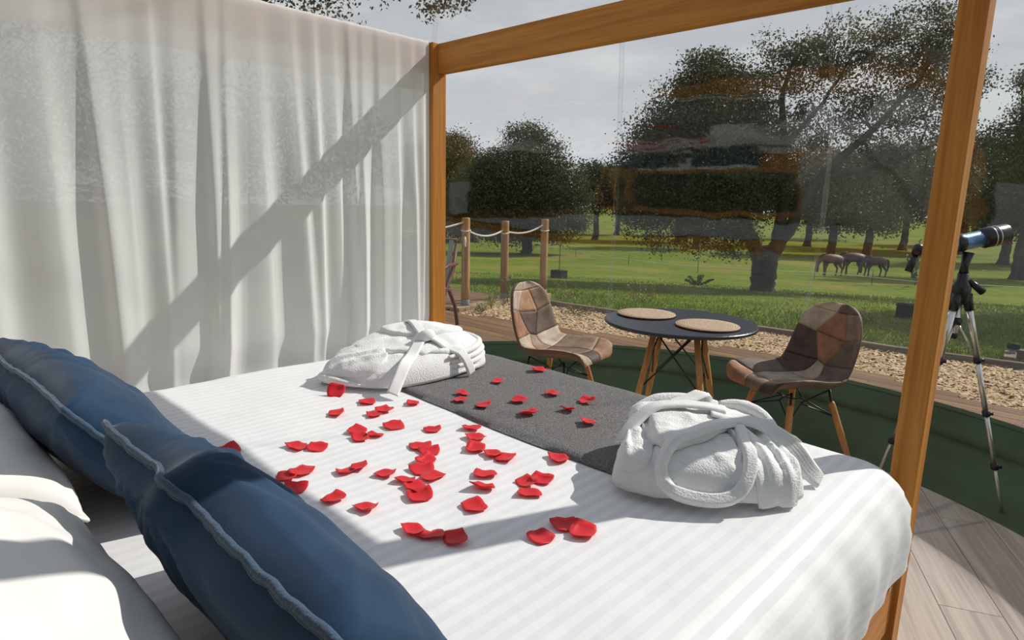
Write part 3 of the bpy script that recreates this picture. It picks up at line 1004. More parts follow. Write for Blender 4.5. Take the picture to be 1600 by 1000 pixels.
# ------------------------------------------------------------------ petals
def petal_mesh(seed):
    r = random.Random(seed)
    n = 7
    cup = r.uniform(0.14, 0.36); tw = r.uniform(-0.5, 0.5); curl = r.uniform(0.1, 0.45)
    V = []
    sh = r.uniform(-0.15, 0.15)
    for i in range(n):
        for j in range(n):
            u = -1 + 2*i/(n-1); v = -1 + 2*j/(n-1)
            # disc-like squaring with a squarish tip
            x = u*math.sqrt(1 - 0.30*v*v); y = v*math.sqrt(1 - 0.30*u*u)
            x *= 1.0 + 0.18*y + sh*y
            z = cup*(x*x*0.9 + y*y*0.5) + tw*x*y*0.25 + curl*max(0, y-0.35)**2*1.6 - curl*0.6*max(0, -y-0.5)**2
            z += 0.06*math.sin(5*x + seed)*abs(y)
            V.append((x*0.0235, y*0.022, z*0.0235))
    zm = min(p[2] for p in V)
    V = [(p[0], p[1], p[2]-zm) for p in V]
    F = grid_faces(n, n)
    k = len(V)
    V2 = [(p[0]*0.985, p[1]*0.985, p[2]+0.0009) for p in V]
    rimi = [i*n for i in range(n)] + [(n-1)*n + j for j in range(1, n)] + [i*n+n-1 for i in range(n-2, -1, -1)] + [j for j in range(n-2, 0, -1)]
    rim = [(rimi[q], rimi[(q+1) % len(rimi)], rimi[(q+1) % len(rimi)]+k, rimi[q]+k) for q in range(len(rimi))]
    me = fast_mesh('petal', V + V2, np.concatenate([F[:, ::-1], F + k, np.array(rim)], 0))
    me.materials.append(M_petal)
    me.polygons.foreach_set('use_smooth', np.ones(len(me.polygons), dtype=bool))
    return me
PETALS = [petal_mesh(s) for s in range(7)]
SHEET = [(0.585, -0.905), (0.721, -0.876), (0.825, -0.774), (0.75, -1.003), (0.836, -0.924), (0.821, -0.88), (0.959, -0.941), (1.052, -0.876), (1.115, -0.785), (0.919, -1.037), (0.969, -1.06), (0.977, -1.017), (0.952, -1.177), (0.911, -1.209), (0.827, -1.347), (1.053, -1.31), (1.055, -1.272), (1.132, -1.328), (1.123, -1.194), (1.124, -1.161), (1.201, -1.136), (1.125, -0.976), (1.165, -0.977), (1.202, -1.015), (1.239, -1.058), (1.283, -1.064), (1.26, -1.124), (1.307, -1.127), (1.346, -1.148), (1.178, -0.825), (1.23, -0.875), (1.289, -0.867), (1.327, -0.862), (1.426, -0.767), (1.363, -0.967), (1.409, -1.017), (1.474, -0.89), (1.462, -0.927), (1.501, -0.961), (1.235, -1.293), (1.314, -1.263), (1.462, -1.094), (1.453, -1.246), (1.491, -1.23), (1.534, -1.208), (1.644, -1.082), (1.647, -1.015), (1.69, -1.01)]
RUN = [(0.864, -0.225), (0.867, -0.437), (0.885, -0.617), (0.935, -0.671), (1.021, -0.651), (1.066, -0.535), (1.087, -0.4), (1.213, -0.381), (1.227, -0.485), (1.168, -0.603), (1.341, -0.535)]
LBL = {0: 'red rose petal leaning on the sleeve end of the farther bathrobe',
       2: 'red petal on the sheet beside the blanket corner under the farther robe',
       3: 'red rose petal lying alone on the sheet left of the pair below the farther robe',
       1: 'red rose petal on the sheet just below the petal at the farther robe',
       4: 'lower petal of the overlapping red pair in front of the farther robe',
       5: 'upper petal of the overlapping red pair in front of the farther robe',
       14: 'red rose petal at the tip of the blue cushions, farthest left',
       33: 'single red petal between the grey blanket and the three-petal heap near the white robe',
       36: 'right petal of the three-petal heap before the nearer robe',
       37: 'left petal of the three-petal heap before the nearer robe',
       38: 'bottom petal of the three-petal heap before the nearer robe',
       41: 'large single red petal in the middle just behind the long post shadow',
       42: 'left petal of the red row of three in the post shadow beside the cushion',
       43: 'middle petal of the red row of three in the post shadow beside the cushion',
       44: 'right petal of the red row of three in the post shadow beside the cushion',
       45: 'left red petal of the three nearest the camera below the nearer robe',
       46: 'upper red petal of the three nearest the camera below the nearer robe',
       47: 'right red petal of the three nearest the camera below the nearer robe',
       6: 'single red petal just right of the three-petal cluster in the far left of the sheet',
       7: 'single red petal midway between the far three-petal cluster and the blanket edge',
       8: 'red petal touching distance from the blanket edge, top of the right-hand column',
       9: 'upper petal of the three-petal cluster in the far left of the sheet',
       10: 'lower petal of the three-petal cluster in the far left of the sheet',
       11: 'right petal of the three-petal cluster in the far left of the sheet',
       12: 'right petal of the touching pair left of the far three-petal cluster',
       13: 'left petal of the touching pair left of the far three-petal cluster',
       20: 'single red petal between the large overlapping pair and the winding column',
       21: 'topmost petal of the winding column of eight in the middle of the sheet',
       22: 'second petal from the top of the winding column of eight',
       23: 'third petal from the top of the winding column of eight',
       24: 'fourth petal from the top of the winding column of eight',
       25: 'rightmost lower petal of the winding column of eight',
       26: 'leftmost petal of the winding column of eight',
       27: 'last petal but one of the winding column of eight',
       28: 'bottom petal of the winding column of eight in the middle of the sheet',
       29: 'second petal of the right-hand column below the blanket edge',
       30: 'third petal of the right-hand column below the blanket edge',
       31: 'left petal of the overlapping pair right of the right-hand column',
       32: 'right petal of the overlapping pair right of the right-hand column',
       34: 'upper of two single petals right of the winding column of eight',
       35: 'lower of two single petals right of the winding column of eight',
       39: 'single red petal left of the petal nearest the cushion flank',
       40: 'single red petal right beside the flank of the kinked blue cushion',
       15: 'left petal of the touching red pair just above the kinked cushion',
       16: 'right petal of the touching red pair just above the kinked cushion',
       17: 'red petal half hidden by the top of the kinked blue cushion',
       18: 'left petal of the large overlapping red pair in the left half of the sheet',
       19: 'right petal of the large overlapping red pair in the left half of the sheet'}
def put_petals():
    r = random.Random(5)
    for k, (x, y) in enumerate(SHEET):
        o = bpy.data.objects.new('rose_petal', PETALS[r.randrange(7)])
        COL.objects.link(o)
        o.location = (x, y, drape(x, y)[2] + 0.001)
        o.rotation_euler = (r.uniform(-0.12, 0.12), r.uniform(-0.12, 0.12), r.uniform(0, 6.28))
        s = r.uniform(1.0, 1.28); o.scale = (s, s*r.uniform(0.85, 1.0), s)
        if k == 0:
            o.rotation_euler = (0.75, 0.1, 0.75); o.location.z += 0.012
        tag(o, LBL.get(k, 'red rose petal scattered in the middle of the white striped sheet'), 'petal', 'rose petals on the sheet')
    names = {0: 'red rose petal on the grey blanket closest to the foot edge', 1: 'second red petal from the foot edge on the grey blanket',
             2: 'red petal on the grey blanket right beside the farther robe, upper of two', 3: 'red petal on the grey blanket right beside the farther robe, lower of two',
             4: 'third red petal from the farther robe along the near edge of the grey blanket',
             5: 'red petal in the very middle of the grey blanket',
             6: 'red petal on the blanket between its middle and the foot edge',
             7: 'upper petal of the close pair right of the blanket middle',
             8: 'lower petal of the close pair right of the blanket middle',
             9: 'red petal near the edge of the blanket just below its middle petal',
             10: 'red petal on the grey blanket closest to the nearer robe'}
    for k, (x, y) in enumerate(RUN):
        o = bpy.data.objects.new('rose_petal', PETALS[r.randrange(7)])
        COL.objects.link(o)
        o.location = (x, y, drape(x, y, 0.018)[2])
        o.rotation_euler = (r.uniform(-0.12, 0.12), r.uniform(-0.12, 0.12), r.uniform(0, 6.28))
        s = r.uniform(0.95, 1.2); o.scale = (s, s*0.95, s)
        tag(o, names.get(k, 'red rose petal in the middle of the grey blanket'), 'petal', 'rose petals on the grey blanket')
put_petals()

# ------------------------------------------------------------------ folded bathrobes
class Heap:
    """the folded bulk of a robe as a height field over a rounded outline"""
    def __init__(self, outline, z0, hmax, power=5.0, seed=0.0, wr=0.006, valleys=(), squash=0.5):
        self.O = np.array(catmull(outline, 8, True))
        self.c = self.O.mean(0)
        d = self.O - self.c
        an = np.arctan2(d[:, 1], d[:, 0]); rr = np.hypot(d[:, 0], d[:, 1])
        k = np.argsort(an)
        self.an = np.concatenate([an[k]-2*PI, an[k], an[k]+2*PI]); self.rr = np.tile(rr[k], 3)
        self.z0, self.hmax, self.p, self.seed, self.wr, self.val, self.sq = z0, hmax, power, seed, wr, valleys, squash
    def rho(self, x, y):
        dx, dy = x-self.c[0], y-self.c[1]
        return math.hypot(dx, dy)/float(np.interp(math.atan2(dy, dx), self.an, self.rr))
    def wrinkle(self, x, y):
        s = self.seed
        wx = x + 0.02*nz3(x*9+s, y*9, 1); wy = y + 0.02*nz3(x*9, y*9+s, 2)
        a = 1 - abs(nz3(wx*13+s, wy*13, 3))*2.2
        b = 1 - abs(nz3(wx*27+s, wy*27, 7))*2.2
        h = self.wr*(a*0.8 + b*0.35) + self.wr*0.5*nz3(x*6, y*6, s)
        for (px, py, qx, qy, am, wd) in self.val:
            L2 = (qx-px)**2 + (qy-py)**2
            tt = max(0, min(1, ((x-px)*(qx-px) + (y-py)*(qy-py))/L2))
            # side of the line: steep step down on one side, soft on the other
            d = math.hypot(x-px-tt*(qx-px), y-py-tt*(qy-py))
            side = (qx-px)*(y-py) - (qy-py)*(x-px)
            g = math.exp(-(d/wd)**2) if side > 0 else math.exp(-(d/(wd*0.25))**2)
            h += am*g
        return h
    def top(self, x, y):
        r = self.rho(x, y)
        if r >= 1: return self.z0
        f = (1 - r**self.p)**self.sq
        return self.z0 + (self.hmax(x, y) if callable(self.hmax) else self.hmax)*f + self.wrinkle(x, y)*min(1, f*1.5)
    def build(self, name, parent, rings=34):
        n = len(self.O)
        V = [(self.c[0], self.c[1], self.top(self.c[0], self.c[1]))]
        rs = [1-(1-k/rings)**1.6 for k in range(1, rings+1)]
        rs[-1] = 0.9995
        for r in rs:
            for q in range(n):
                x = self.c[0] + (self.O[q][0]-self.c[0])*r; y = self.c[1] + (self.O[q][1]-self.c[1])*r
                V.append((x, y, self.top(x, y)))
        F = [(0, 1+q, 1+(q+1) % n) for q in range(n)]
        for s in range(len(rs)-1):
            for q in range(n):
                a = 1+s*n+q; b = 1+s*n+(q+1) % n
                F.append((a, a+n, b+n, b))
        last = 1+(len(rs)-1)*n
        F.append(tuple(last+q for q in reversed(range(n))))
        me = bpy.data.meshes.new(name); me.from_pydata(V, [], F); me.update()
        return link(name, me, M_terry, parent, True)

def layer(name, outline, heap, thick, parent, seed=0.0, lift=0.0, wr=0.003, rings=14):
    """one thickness of cloth lying over a heap; outline in plan, edge rolled over"""
    O = np.array(catmull(outline, 8, True)); n = len(O); c = O.mean(0)
    steps = [(r_, 1.0) for r_ in np.linspace(0, 0.93, rings)][1:] + [(0.965, 0.93), (0.99, 0.72), (1.0, 0.4), (0.995, 0.05), (0.97, -0.1)]
    V = []
    def P(x, y, zf):
        z = heap.top(x, y) + lift
        return (x, y, z + thick*zf + wr*(nz3(x*17+seed, y*17, seed) + 0.6*nz3(x*36+seed, y*36, 2))*max(0, zf))
    V.append(P(c[0], c[1], 1))
    for (r, zf) in steps:
        for q in range(n):
            V.append(P(c[0]+(O[q][0]-c[0])*r, c[1]+(O[q][1]-c[1])*r, zf))
    F = [(0, 1+q, 1+(q+1) % n) for q in range(n)]
    for s in range(len(steps)-1):
        for q in range(n):
            a = 1+s*n+q; b = 1+s*n+(q+1) % n
            F.append((a, a+n, b+n, b))
    last = 1+(len(steps)-1)*n
    F.append(tuple(last+q for q in reversed(range(n))))
    me = bpy.data.meshes.new(name); me.from_pydata(V, [], F); me.update()
    return link(name, me, M_terry, parent, True)

def ribbon(name, pts, width, thick, parent, mat, ups=None, ridges=3):
    """belt: flat band with woven ridges along a path"""
    path = [Vector(p) for p in catmull(pts, 7)]
    U = None
    if ups is not None:
        U = [Vector(p).normalized() for p in catmull(ups, 7)]
    nsec = 13
    V = []; 
    for i, p in enumerate(path):
        t = (path[min(i+1, len(path)-1)] - path[max(i-1, 0)]).normalized()
        up = U[i] if U else Vector((0, 0, 1))
        s = t.cross(up)
        if s.length < 1e-4: s = Vector((1, 0, 0))
        s.normalize(); nn = s.cross(t).normalized()
        for k in range(nsec):
            f = -1 + 2*k/(nsec-1)
            h = thick*(0.75 + 0.25*math.cos(f*PI*ridges*2))*math.sqrt(max(0.0, 1-f**6))
            V.append(tuple(p + s*(f*width/2) + nn*h))
        for k in range(nsec):
            f = 1 - 2*k/(nsec-1)
            V.append(tuple(p + s*(f*width/2) - nn*(0.002)))
    n = 2*nsec
    F = []
    for i in range(len(path)-1):
        for k in range(n):
            F.append((i*n+k, i*n+(k+1) % n, (i+1)*n+(k+1) % n, (i+1)*n+k))
    F.append(tuple(reversed(range(n)))); F.append(tuple((len(path)-1)*n+k for k in range(n)))
    me = bpy.data.meshes.new(name); me.from_pydata(V, [], F); me.update()
    bm = bmesh.new(); bm.from_mesh(me); bmesh.ops.recalc_face_normals(bm, faces=bm.faces[:]); bm.to_mesh(me); bm.free()
    return link(name, me, mat, parent, True)

def roll(name, pts, radii, parent, mat=None, flat=0.75, seed=0):
    """rolled hem / collar: soft tube flattened a little"""
    path = catmull(pts, 7)
    rr = np.interp(np.linspace(0, 1, len(path)), np.linspace(0, 1, len(radii)), radii)
    mb = MB(); mb.tube(path, [max(0.002, r_*(1+0.10*nz3(k*0.3, seed, 2))) for k, r_ in enumerate(rr)], 12)
    return mb.build(name, mat or M_terry, parent, True)

def robe_far():
    root = empty('folded_bathrobe', (0.0, 0.0, 0.0))
    tag(root, 'white terry bathrobe folded and belted on the bed beside the curtain', 'bathrobe', 'folded bathrobes')
    Z = 0.682
    def hm(x, y):
        a = float(np.interp(y, [-0.90, -0.78, -0.62, -0.45, -0.28], [0.050, 0.072, 0.105, 0.125, 0.112]))
        return a*float(np.interp(x, [0.30, 0.45, 0.72], [1.08, 1.05, 0.86]))
    hp = Heap([(.455, -.885), (.57, -.85), (.69, -.755), (.725, -.61), (.71, -.45), (.66, -.30), (.51, -.255), (.38, -.36), (.30, -.55), (.35, -.76)],
              Z, hm, 7.0, 1.0, 0.0045, valleys=[(.64, -.80, .70, -.32, -.014, .012), (.46, -.86, .56, -.70, .012, .022), (.52, -.85, .61, -.69, .010, .02), (.40, -.80, .47, -.66, .010, .02)], squash=0.42)
    hp.build('body', root)
    layer('front_panel', [(.36, -.72), (.48, -.73), (.60, -.66), (.69, -.55), (.69, -.42), (.63, -.30), (.50, -.275), (.40, -.36), (.335, -.52)], hp, 0.012, root, 4.2)
    layer('collar', [(.345, -.55), (.43, -.60), (.53, -.545), (.575, -.44), (.545, -.32), (.47, -.29), (.39, -.37)], hp, 0.018, root, 6.0, 0.010)
    layer('sleeve', [(.44, -.885), (.54, -.86), (.625, -.79), (.60, -.71), (.50, -.69), (.40, -.76)], hp, 0.014, root, 7.5, 0.0, 0.006)
    roll('cuff', [(.425, -.872, Z+.016), (.47, -.888, Z+.022), (.54, -.872, Z+.020), (.61, -.828, Z+.013)], [0.006, 0.013, 0.013, 0.005], root)
    # edges of the folded layers seen at the foot end
    for k, (rz_, ry) in enumerate(((0.020, -0.262), (0.046, -0.258), (0.070, -0.262), (0.094, -0.274))):
        roll('hem', [(.46, ry+.012, Z+rz_), (.55, ry-.002, Z+rz_), (.63, ry-.035, Z+rz_*0.97), (.690, ry-.13, Z+rz_*0.92), (.715, ry-.26, Z+rz_*0.85)], [0.010, 0.0135, 0.0135, 0.012, 0.006], root, seed=k)
    def on(x, y, e=0.0): return (x, y, hp.top(x, y) + 0.016 + e)
    zk = hp.top(.60, -.54) + 0.018
    ribbon('belt', [on(.575, -.54, .012), on(.615, -.59, .006), on(.655, -.65, .004), (.705, -.715, Z+.085), (.735, -.765, Z+.045), (.752, -.800, Z+.010)], 0.040, 0.006, root, M_belt,
           ups=[(0, 0, 1), (.15, -.1, 1), (.4, -.2, .9), (.8, -.4, .6), (.8, -.3, .4), (.7, -.3, .6)])
    ribbon('belt', [on(.58, -.535, .012), on(.63, -.52, .006), on(.675, -.50, .004), (.722, -.478, Z+.090), (.742, -.462, Z+.050), (.745, -.450, Z+.016)], 0.042, 0.006, root, M_belt,
           ups=[(0, 0, 1), (.2, 0, 1), (.5, 0, .9), (.9, .1, .5), (1, .1, .2), (1, .1, .1)])
    ribbon('belt', [on(.37, -.46, .012), on(.45, -.49, .022), on(.53, -.52, .020), on(.595, -.545, .014)], 0.038, 0.006, root, M_belt)
    roll('knot', [(.572, -.572, zk-.006), (.597, -.570, zk+.012), (.612, -.548, zk+.022), (.600, -.525, zk+.016), (.575, -.525, zk-.004)], [0.012, 0.019, 0.022, 0.019, 0.010], root, M_belt)
robe_far()

def robe_near():
    root = empty('folded_bathrobe', (0.0, 0.0, 0.0))
    tag(root, 'white terry bathrobe folded with a big looped lapel near the right bed post', 'bathrobe', 'folded bathrobes')
    O = np.array((1.70, -0.60)); r_ = np.array((0.717, 0.697)); a_ = np.array((-0.697, 0.717))
    def L2(p):
        q = O + r_*p[0] + a_*p[1]; return (q[0], q[1])
    def L3(p):
        q = O + r_*p[0] + a_*p[1]; return (q[0], q[1], p[2])
    def cre(c):
        p = L2(c[:2]); q = L2(c[2:4]); return (*p, *q, c[4], c[5])
    Z = 0.681
    def hm(x, y):
        v = np.array((x, y)) - O
        rr, aa = float(v @ r_), float(v @ a_)
        return 0.105*float(np.interp(aa, [-.2, -.1, .02, .12, .2], [0.80, 0.92, 1.05, 1.10, 1.0]))*float(np.interp(rr, [-.22, -.12, .1, .22], [0.82, 1, 1, 0.82]))
    hp = Heap([L2(p) for p in [(-.205, -.105), (-.11, -.165), (.03, -.185), (.190, -.162), (.225, -.05), (.215, .10), (.17, .17), (0, .18), (-.13, .155), (-.165, .03)]],
              Z, hm, 8.0, 3.0, 0.006, valleys=[cre(c) for c in ((-.125, -.16, -.105, .06, -.020, .020), (.115, -.18, .10, .02, -.016, .022), (.155, -.18, .145, .02, -.015, .02), (-.18, -.12, -.15, .05, .010, .02), (.185, -.16, .185, .02, -.010, .014))], squash=0.36)
    hp.build('body', root)
    layer('sleeve', [L2(p) for p in [(-.198, -.11), (-.15, -.135), (-.118, -.09), (-.105, .02), (-.12, .10), (-.16, .06), (-.185, -.03)]], hp, 0.012, root, 8.0, 0.0, 0.006)
    layer('back_panel', [L2(p) for p in [(-.135, .09), (-.07, .015), (.03, -.005), (.13, .0), (.195, .03), (.20, .12), (.15, .172), (.02, .182), (-.11, .165)]], hp, 0.018, root, 5.1, 0.0, 0.006)
    layer('lapel', [L2(p) for p in [(-.115, .03), (-.03, .03), (.05, .02), (.085, .0), (.03, -.055), (-.03, -.095), (-.085, -.118), (-.115, -.075), (-.122, -.02)]], hp, 0.020, root, 9.4, 0.004, 0.004)
    layer('front_panel', [L2(p) for p in [(.075, .0), (.095, -.08), (.085, -.178), (.135, -.180), (.190, -.160), (.215, -.06), (.205, .02), (.14, .02)]], hp, 0.012, root, 12.4, 0.0, 0.004)
    # the looped lapel edge hanging in a U over the near side
    def on(r0, a0, e): 
        x, y = L2((r0, a0)); return (x, y, hp.top(x, y)+e)
    ribbon('lapel_edge', [on(.095, .006, .020), on(.03, -.045, .022), on(-.03, -.085, .022), on(-.078, -.112, .018), (*L2((-.108, -.148)), Z+.070), (*L2((-.094, -.182)), Z+.036), (*L2((-.03, -.198)), Z+.024), (*L2((.030, -.195)), Z+.030), (*L2((.066, -.178)), Z+.062), on(.085, -.135, .010), on(.095, -.07, .012), on(.105, -.005, .012)],
           0.030, 0.015, root, M_terry, ups=[(0, 0, 1), (0, 0, 1), (0, 0, 1), (-.2, -.2, 1), (-.6, -.6, .6), (-.3, -.6, .7), (.2, -.7, .6), (.4, -.6, .6), (.5, -.4, .8), (.2, -.2, 1), (0, 0, 1), (0, 0, 1)], ridges=0)
    layer('inner_lining', [L2(p) for p in [(-.075, -.14), (-.02, -.175), (.04, -.17), (.068, -.12), (.075, -.04), (.02, -.075), (-.04, -.115)]], hp, 0.004, root, 11.0, -0.004, 0.008)
    # gathered collar along the far side
    roll('collar_fold', [on(.09, .10, .02), on(.135, .10, .028), on(.18, .085, .028), on(.205, .055, .022), (*L2((.222, .03)), Z+.055)], [0.010, 0.017, 0.019, 0.017, 0.009], root, seed=9)
    roll('collar_fold', [on(.12, .125, .02), on(.165, .12, .026), on(.20, .10, .022), (*L2((.225, .075)), Z+.07)], [0.010, 0.015, 0.016, 0.008], root, seed=15)
    roll('collar_fold', [on(-.125, .125, .010), on(-.06, .145, .022), on(.02, .150, .024), on(.10, .148, .020)], [0.010, 0.019, 0.020, 0.012], root, seed=12)
    # belt
    ribbon('belt', [(*L2((-.178, -.02)), Z+.080), on(-.140, .025, .016), on(-.09, .055, .026), on(-.03, .060, .030), on(.04, .050, .030), on(.085, .040, .030)], 0.044, 0.007, root, M_belt,
           ups=[(-.5, -.5, .8), (-.2, -.2, 1), (0, 0, 1), (0, 0, 1), (0, 0, 1), (0, 0, 1)])
    ribbon('belt', [on(-.03, .085, .022), on(.015, .105, .034), on(.05, .125, .042), on(.065, .148, .030)], 0.046, 0.007, root, M_belt)
    ribbon('belt', [on(.045, .028, .026), on(.10, .015, .032), on(.155, -.002, .026), on(.195, -.018, .018), (*L2((.232, -.032)), Z+.072), (*L2((.262, -.042)), Z+.032), (*L2((.290, -.050)), Z+.006)], 0.050, 0.007, root, M_belt,
           ups=[(0, 0, 1), (0, -.1, 1), (.2, -.2, 1), (.4, -.45, .8), (.5, -.6, .6), (.5, -.6, .6), (.3, -.4, .9)])
robe_near()

# ================================================================== table and chairs
def build_table():
    root = empty('bistro_table', (0.83, 0.875, 0), math.radians(20))
    tag(root, 'small round black table on four splayed beech legs', 'table')
    MB().lathe([(0.345, 0.718), (0.366, 0.722), (0.372, 0.728), (0.372, 0.736), (0.368, 0.740), (0.0005, 0.740)], 72).build('table_top', M_table, root)
    MB().lathe([(0.12, 0.704), (0.12, 0.718), (0.001, 0.718)], 24).build('mount_plate', M_black, root)
    hs = 0.10; fs = 0.215
    tops = []; feet = []
    for sx, sy in ((1, 1), (1, -1), (-1, -1), (-1, 1)):
        t = Vector((sx*hs, sy*hs, 0.70)); b = Vector((sx*fs, sy*fs, 0.0))
        tops.append(t); feet.append(b)
        lg = MB(); lg.tube([b, b+(t-b)*0.05, b+(t-b)*0.55, t], [0.009, 0.0105, 0.016, 0.015], 10)
        leg = lg.build('leg', M_beech, root, True)
        bk = MB(); bk.tube([t+Vector((0, 0, 0.012)), t+(b-t)*0.42], 0.0045, 6)
        bk.tube([t+(b-t)*0.42+Vector((0.012, 0, 0)), t+(b-t)*0.42-Vector((0.012, 0, 0))], 0.004, 6)
        bk.build('bracket', M_black, leg, True)
    for k in range(4):
        a, b = k, (k+1) % 4
        for (p, q) in ((a, b), (b, a)):
            t = tops[p]; s = tops[q] + (feet[q]-tops[q])*0.42
            MB().tube([t, s], 0.0042, 6).build('brace_wire', M_black, root, True)
build_table()
def placemat(label, x, y):
    o = empty('placemat', (x, y, 0.7415)); 
    pr = [(0.145, 0.0), (0.150, 0.003), (0.150, 0.006), (0.147, 0.009), (0.10, 0.0095), (0.0005, 0.0095)]
    MB().lathe(pr, 56).build('weave', M_jute, o, True)
    MB().lathe([(0.146, -0.0008), (0.1515, 0.001), (0.1515, 0.005), (0.1505, 0.006), (0.149, 0.001)], 56).build('rim', M_teak, o, True)
    tag(o, label, 'placemat', 'round woven placemats')
placemat('round woven placemat on the side of the table facing the farther chair', 0.63, 0.884)
placemat('round woven placemat on the side of the table facing the post', 0.993, 0.845)

# shell chair -------------------------------------------------------
CP_F = [0.235, 0.225, 0.19, 0.10, 0.0, -0.09, -0.155, -0.195, -0.222, -0.245, -0.263, -0.274, -0.281, -0.285, -0.287]
CP_Z = [0.405, 0.425, 0.440, 0.442, 0.430, 0.428, 0.448, 0.500, 0.565, 0.640, 0.705, 0.755, 0.792, 0.815, 0.824]
CP_W = [0.140, 0.190, 0.222, 0.240, 0.243, 0.238, 0.230, 0.226, 0.223, 0.216, 0.200, 0.176, 0.140, 0.092, 0.045]
CP = catmull(list(zip(CP_F, CP_Z, CP_W)), 6)
CPN = np.array(CP)
def shell_mid(u, v):
    """u -1..1 across, v 0..1 from front lip to back top"""
    k = v*(len(CPN)-1)
    i = int(min(k, len(CPN)-2)); f = k-i
    p = CPN[i]*(1-f) + CPN[i+1]*f
    q = CPN[i+1]-CPN[i]
    tl = math.hypot(q[0], q[1])
    tf, tzv = q[0]/tl, q[1]/tl
    nf, nzv = tzv, -tf          # normal on the sitting side: (nf, nz)
    if nzv < 0 and nf < 0: nf, nzv = -nf, -nzv
    lift = 0.062*(abs(u)**2.4)*(1.0 - 0.55*max(0, v-0.75)/0.25)*min(1, v/0.12+0.15)
    return Vector((p[0] + nf*lift, u*p[2], p[1] + nzv*lift)), Vector((nf, 0, nzv))
def shell_pt(u, v, side, extra=0.0):
    m_, n_ = shell_mid(u, v)
    e = max(0.0, 1-abs(u)**5)*max(0.0, 1-abs(2*v-1)**9)
    th = 0.019*math.sqrt(e) + extra
    n2 = (n_ + Vector((0, -u*0.35, 0))).normalized()
    return m_ + n2*(side*th)
# patchwork pieces as quads in (u, v)
PATCH = [
    [(-1, .00), (-.30, .00), (-.35, .17), (-1, .14)], [(-.30, .00), (.35, .00), (.25, .15), (-.35, .17)], [(.35, .00), (1, .00), (1, .18), (.25, .15)],
    [(-1, .14), (-.35, .17), (-.42, .34), (-1, .36)], [(-.35, .17), (.25, .15), (.22, .35), (-.42, .34)], [(.25, .15), (1, .18), (1, .35), (.22, .35)],
    [(-1, .36), (-.42, .34), (-.15, .52), (-1, .50)], [(-.42, .34), (.22, .35), (.10, .50), (-.15, .52)], [(.22, .35), (1, .35), (1, .52), (.10, .50)],
    [(-1, .50), (-.15, .52), (-.50, .66), (-1, .68)], [(-.15, .52), (.10, .50), (.45, .64), (-.50, .66)], [(.10, .50), (1, .52), (1, .67), (.45, .64)],
    [(-1, .68), (-.50, .66), (-.10, .82), (-1, .84)], [(-.50, .66), (.45, .64), (.30, .82), (-.10, .82)], [(.45, .64), (1, .67), (1, .84), (.30, .82)],
    [(-1, .84), (-.10, .82), (.05, 1.0), (-1, 1.0)], [(-.10, .82), (.30, .82), (1, .84), (1, 1.0), (.05, 1.0)][:4]]
PATCH[16] = [(-.10, .82), (1, .84), (1, 1.0), (.05, 1.0)]
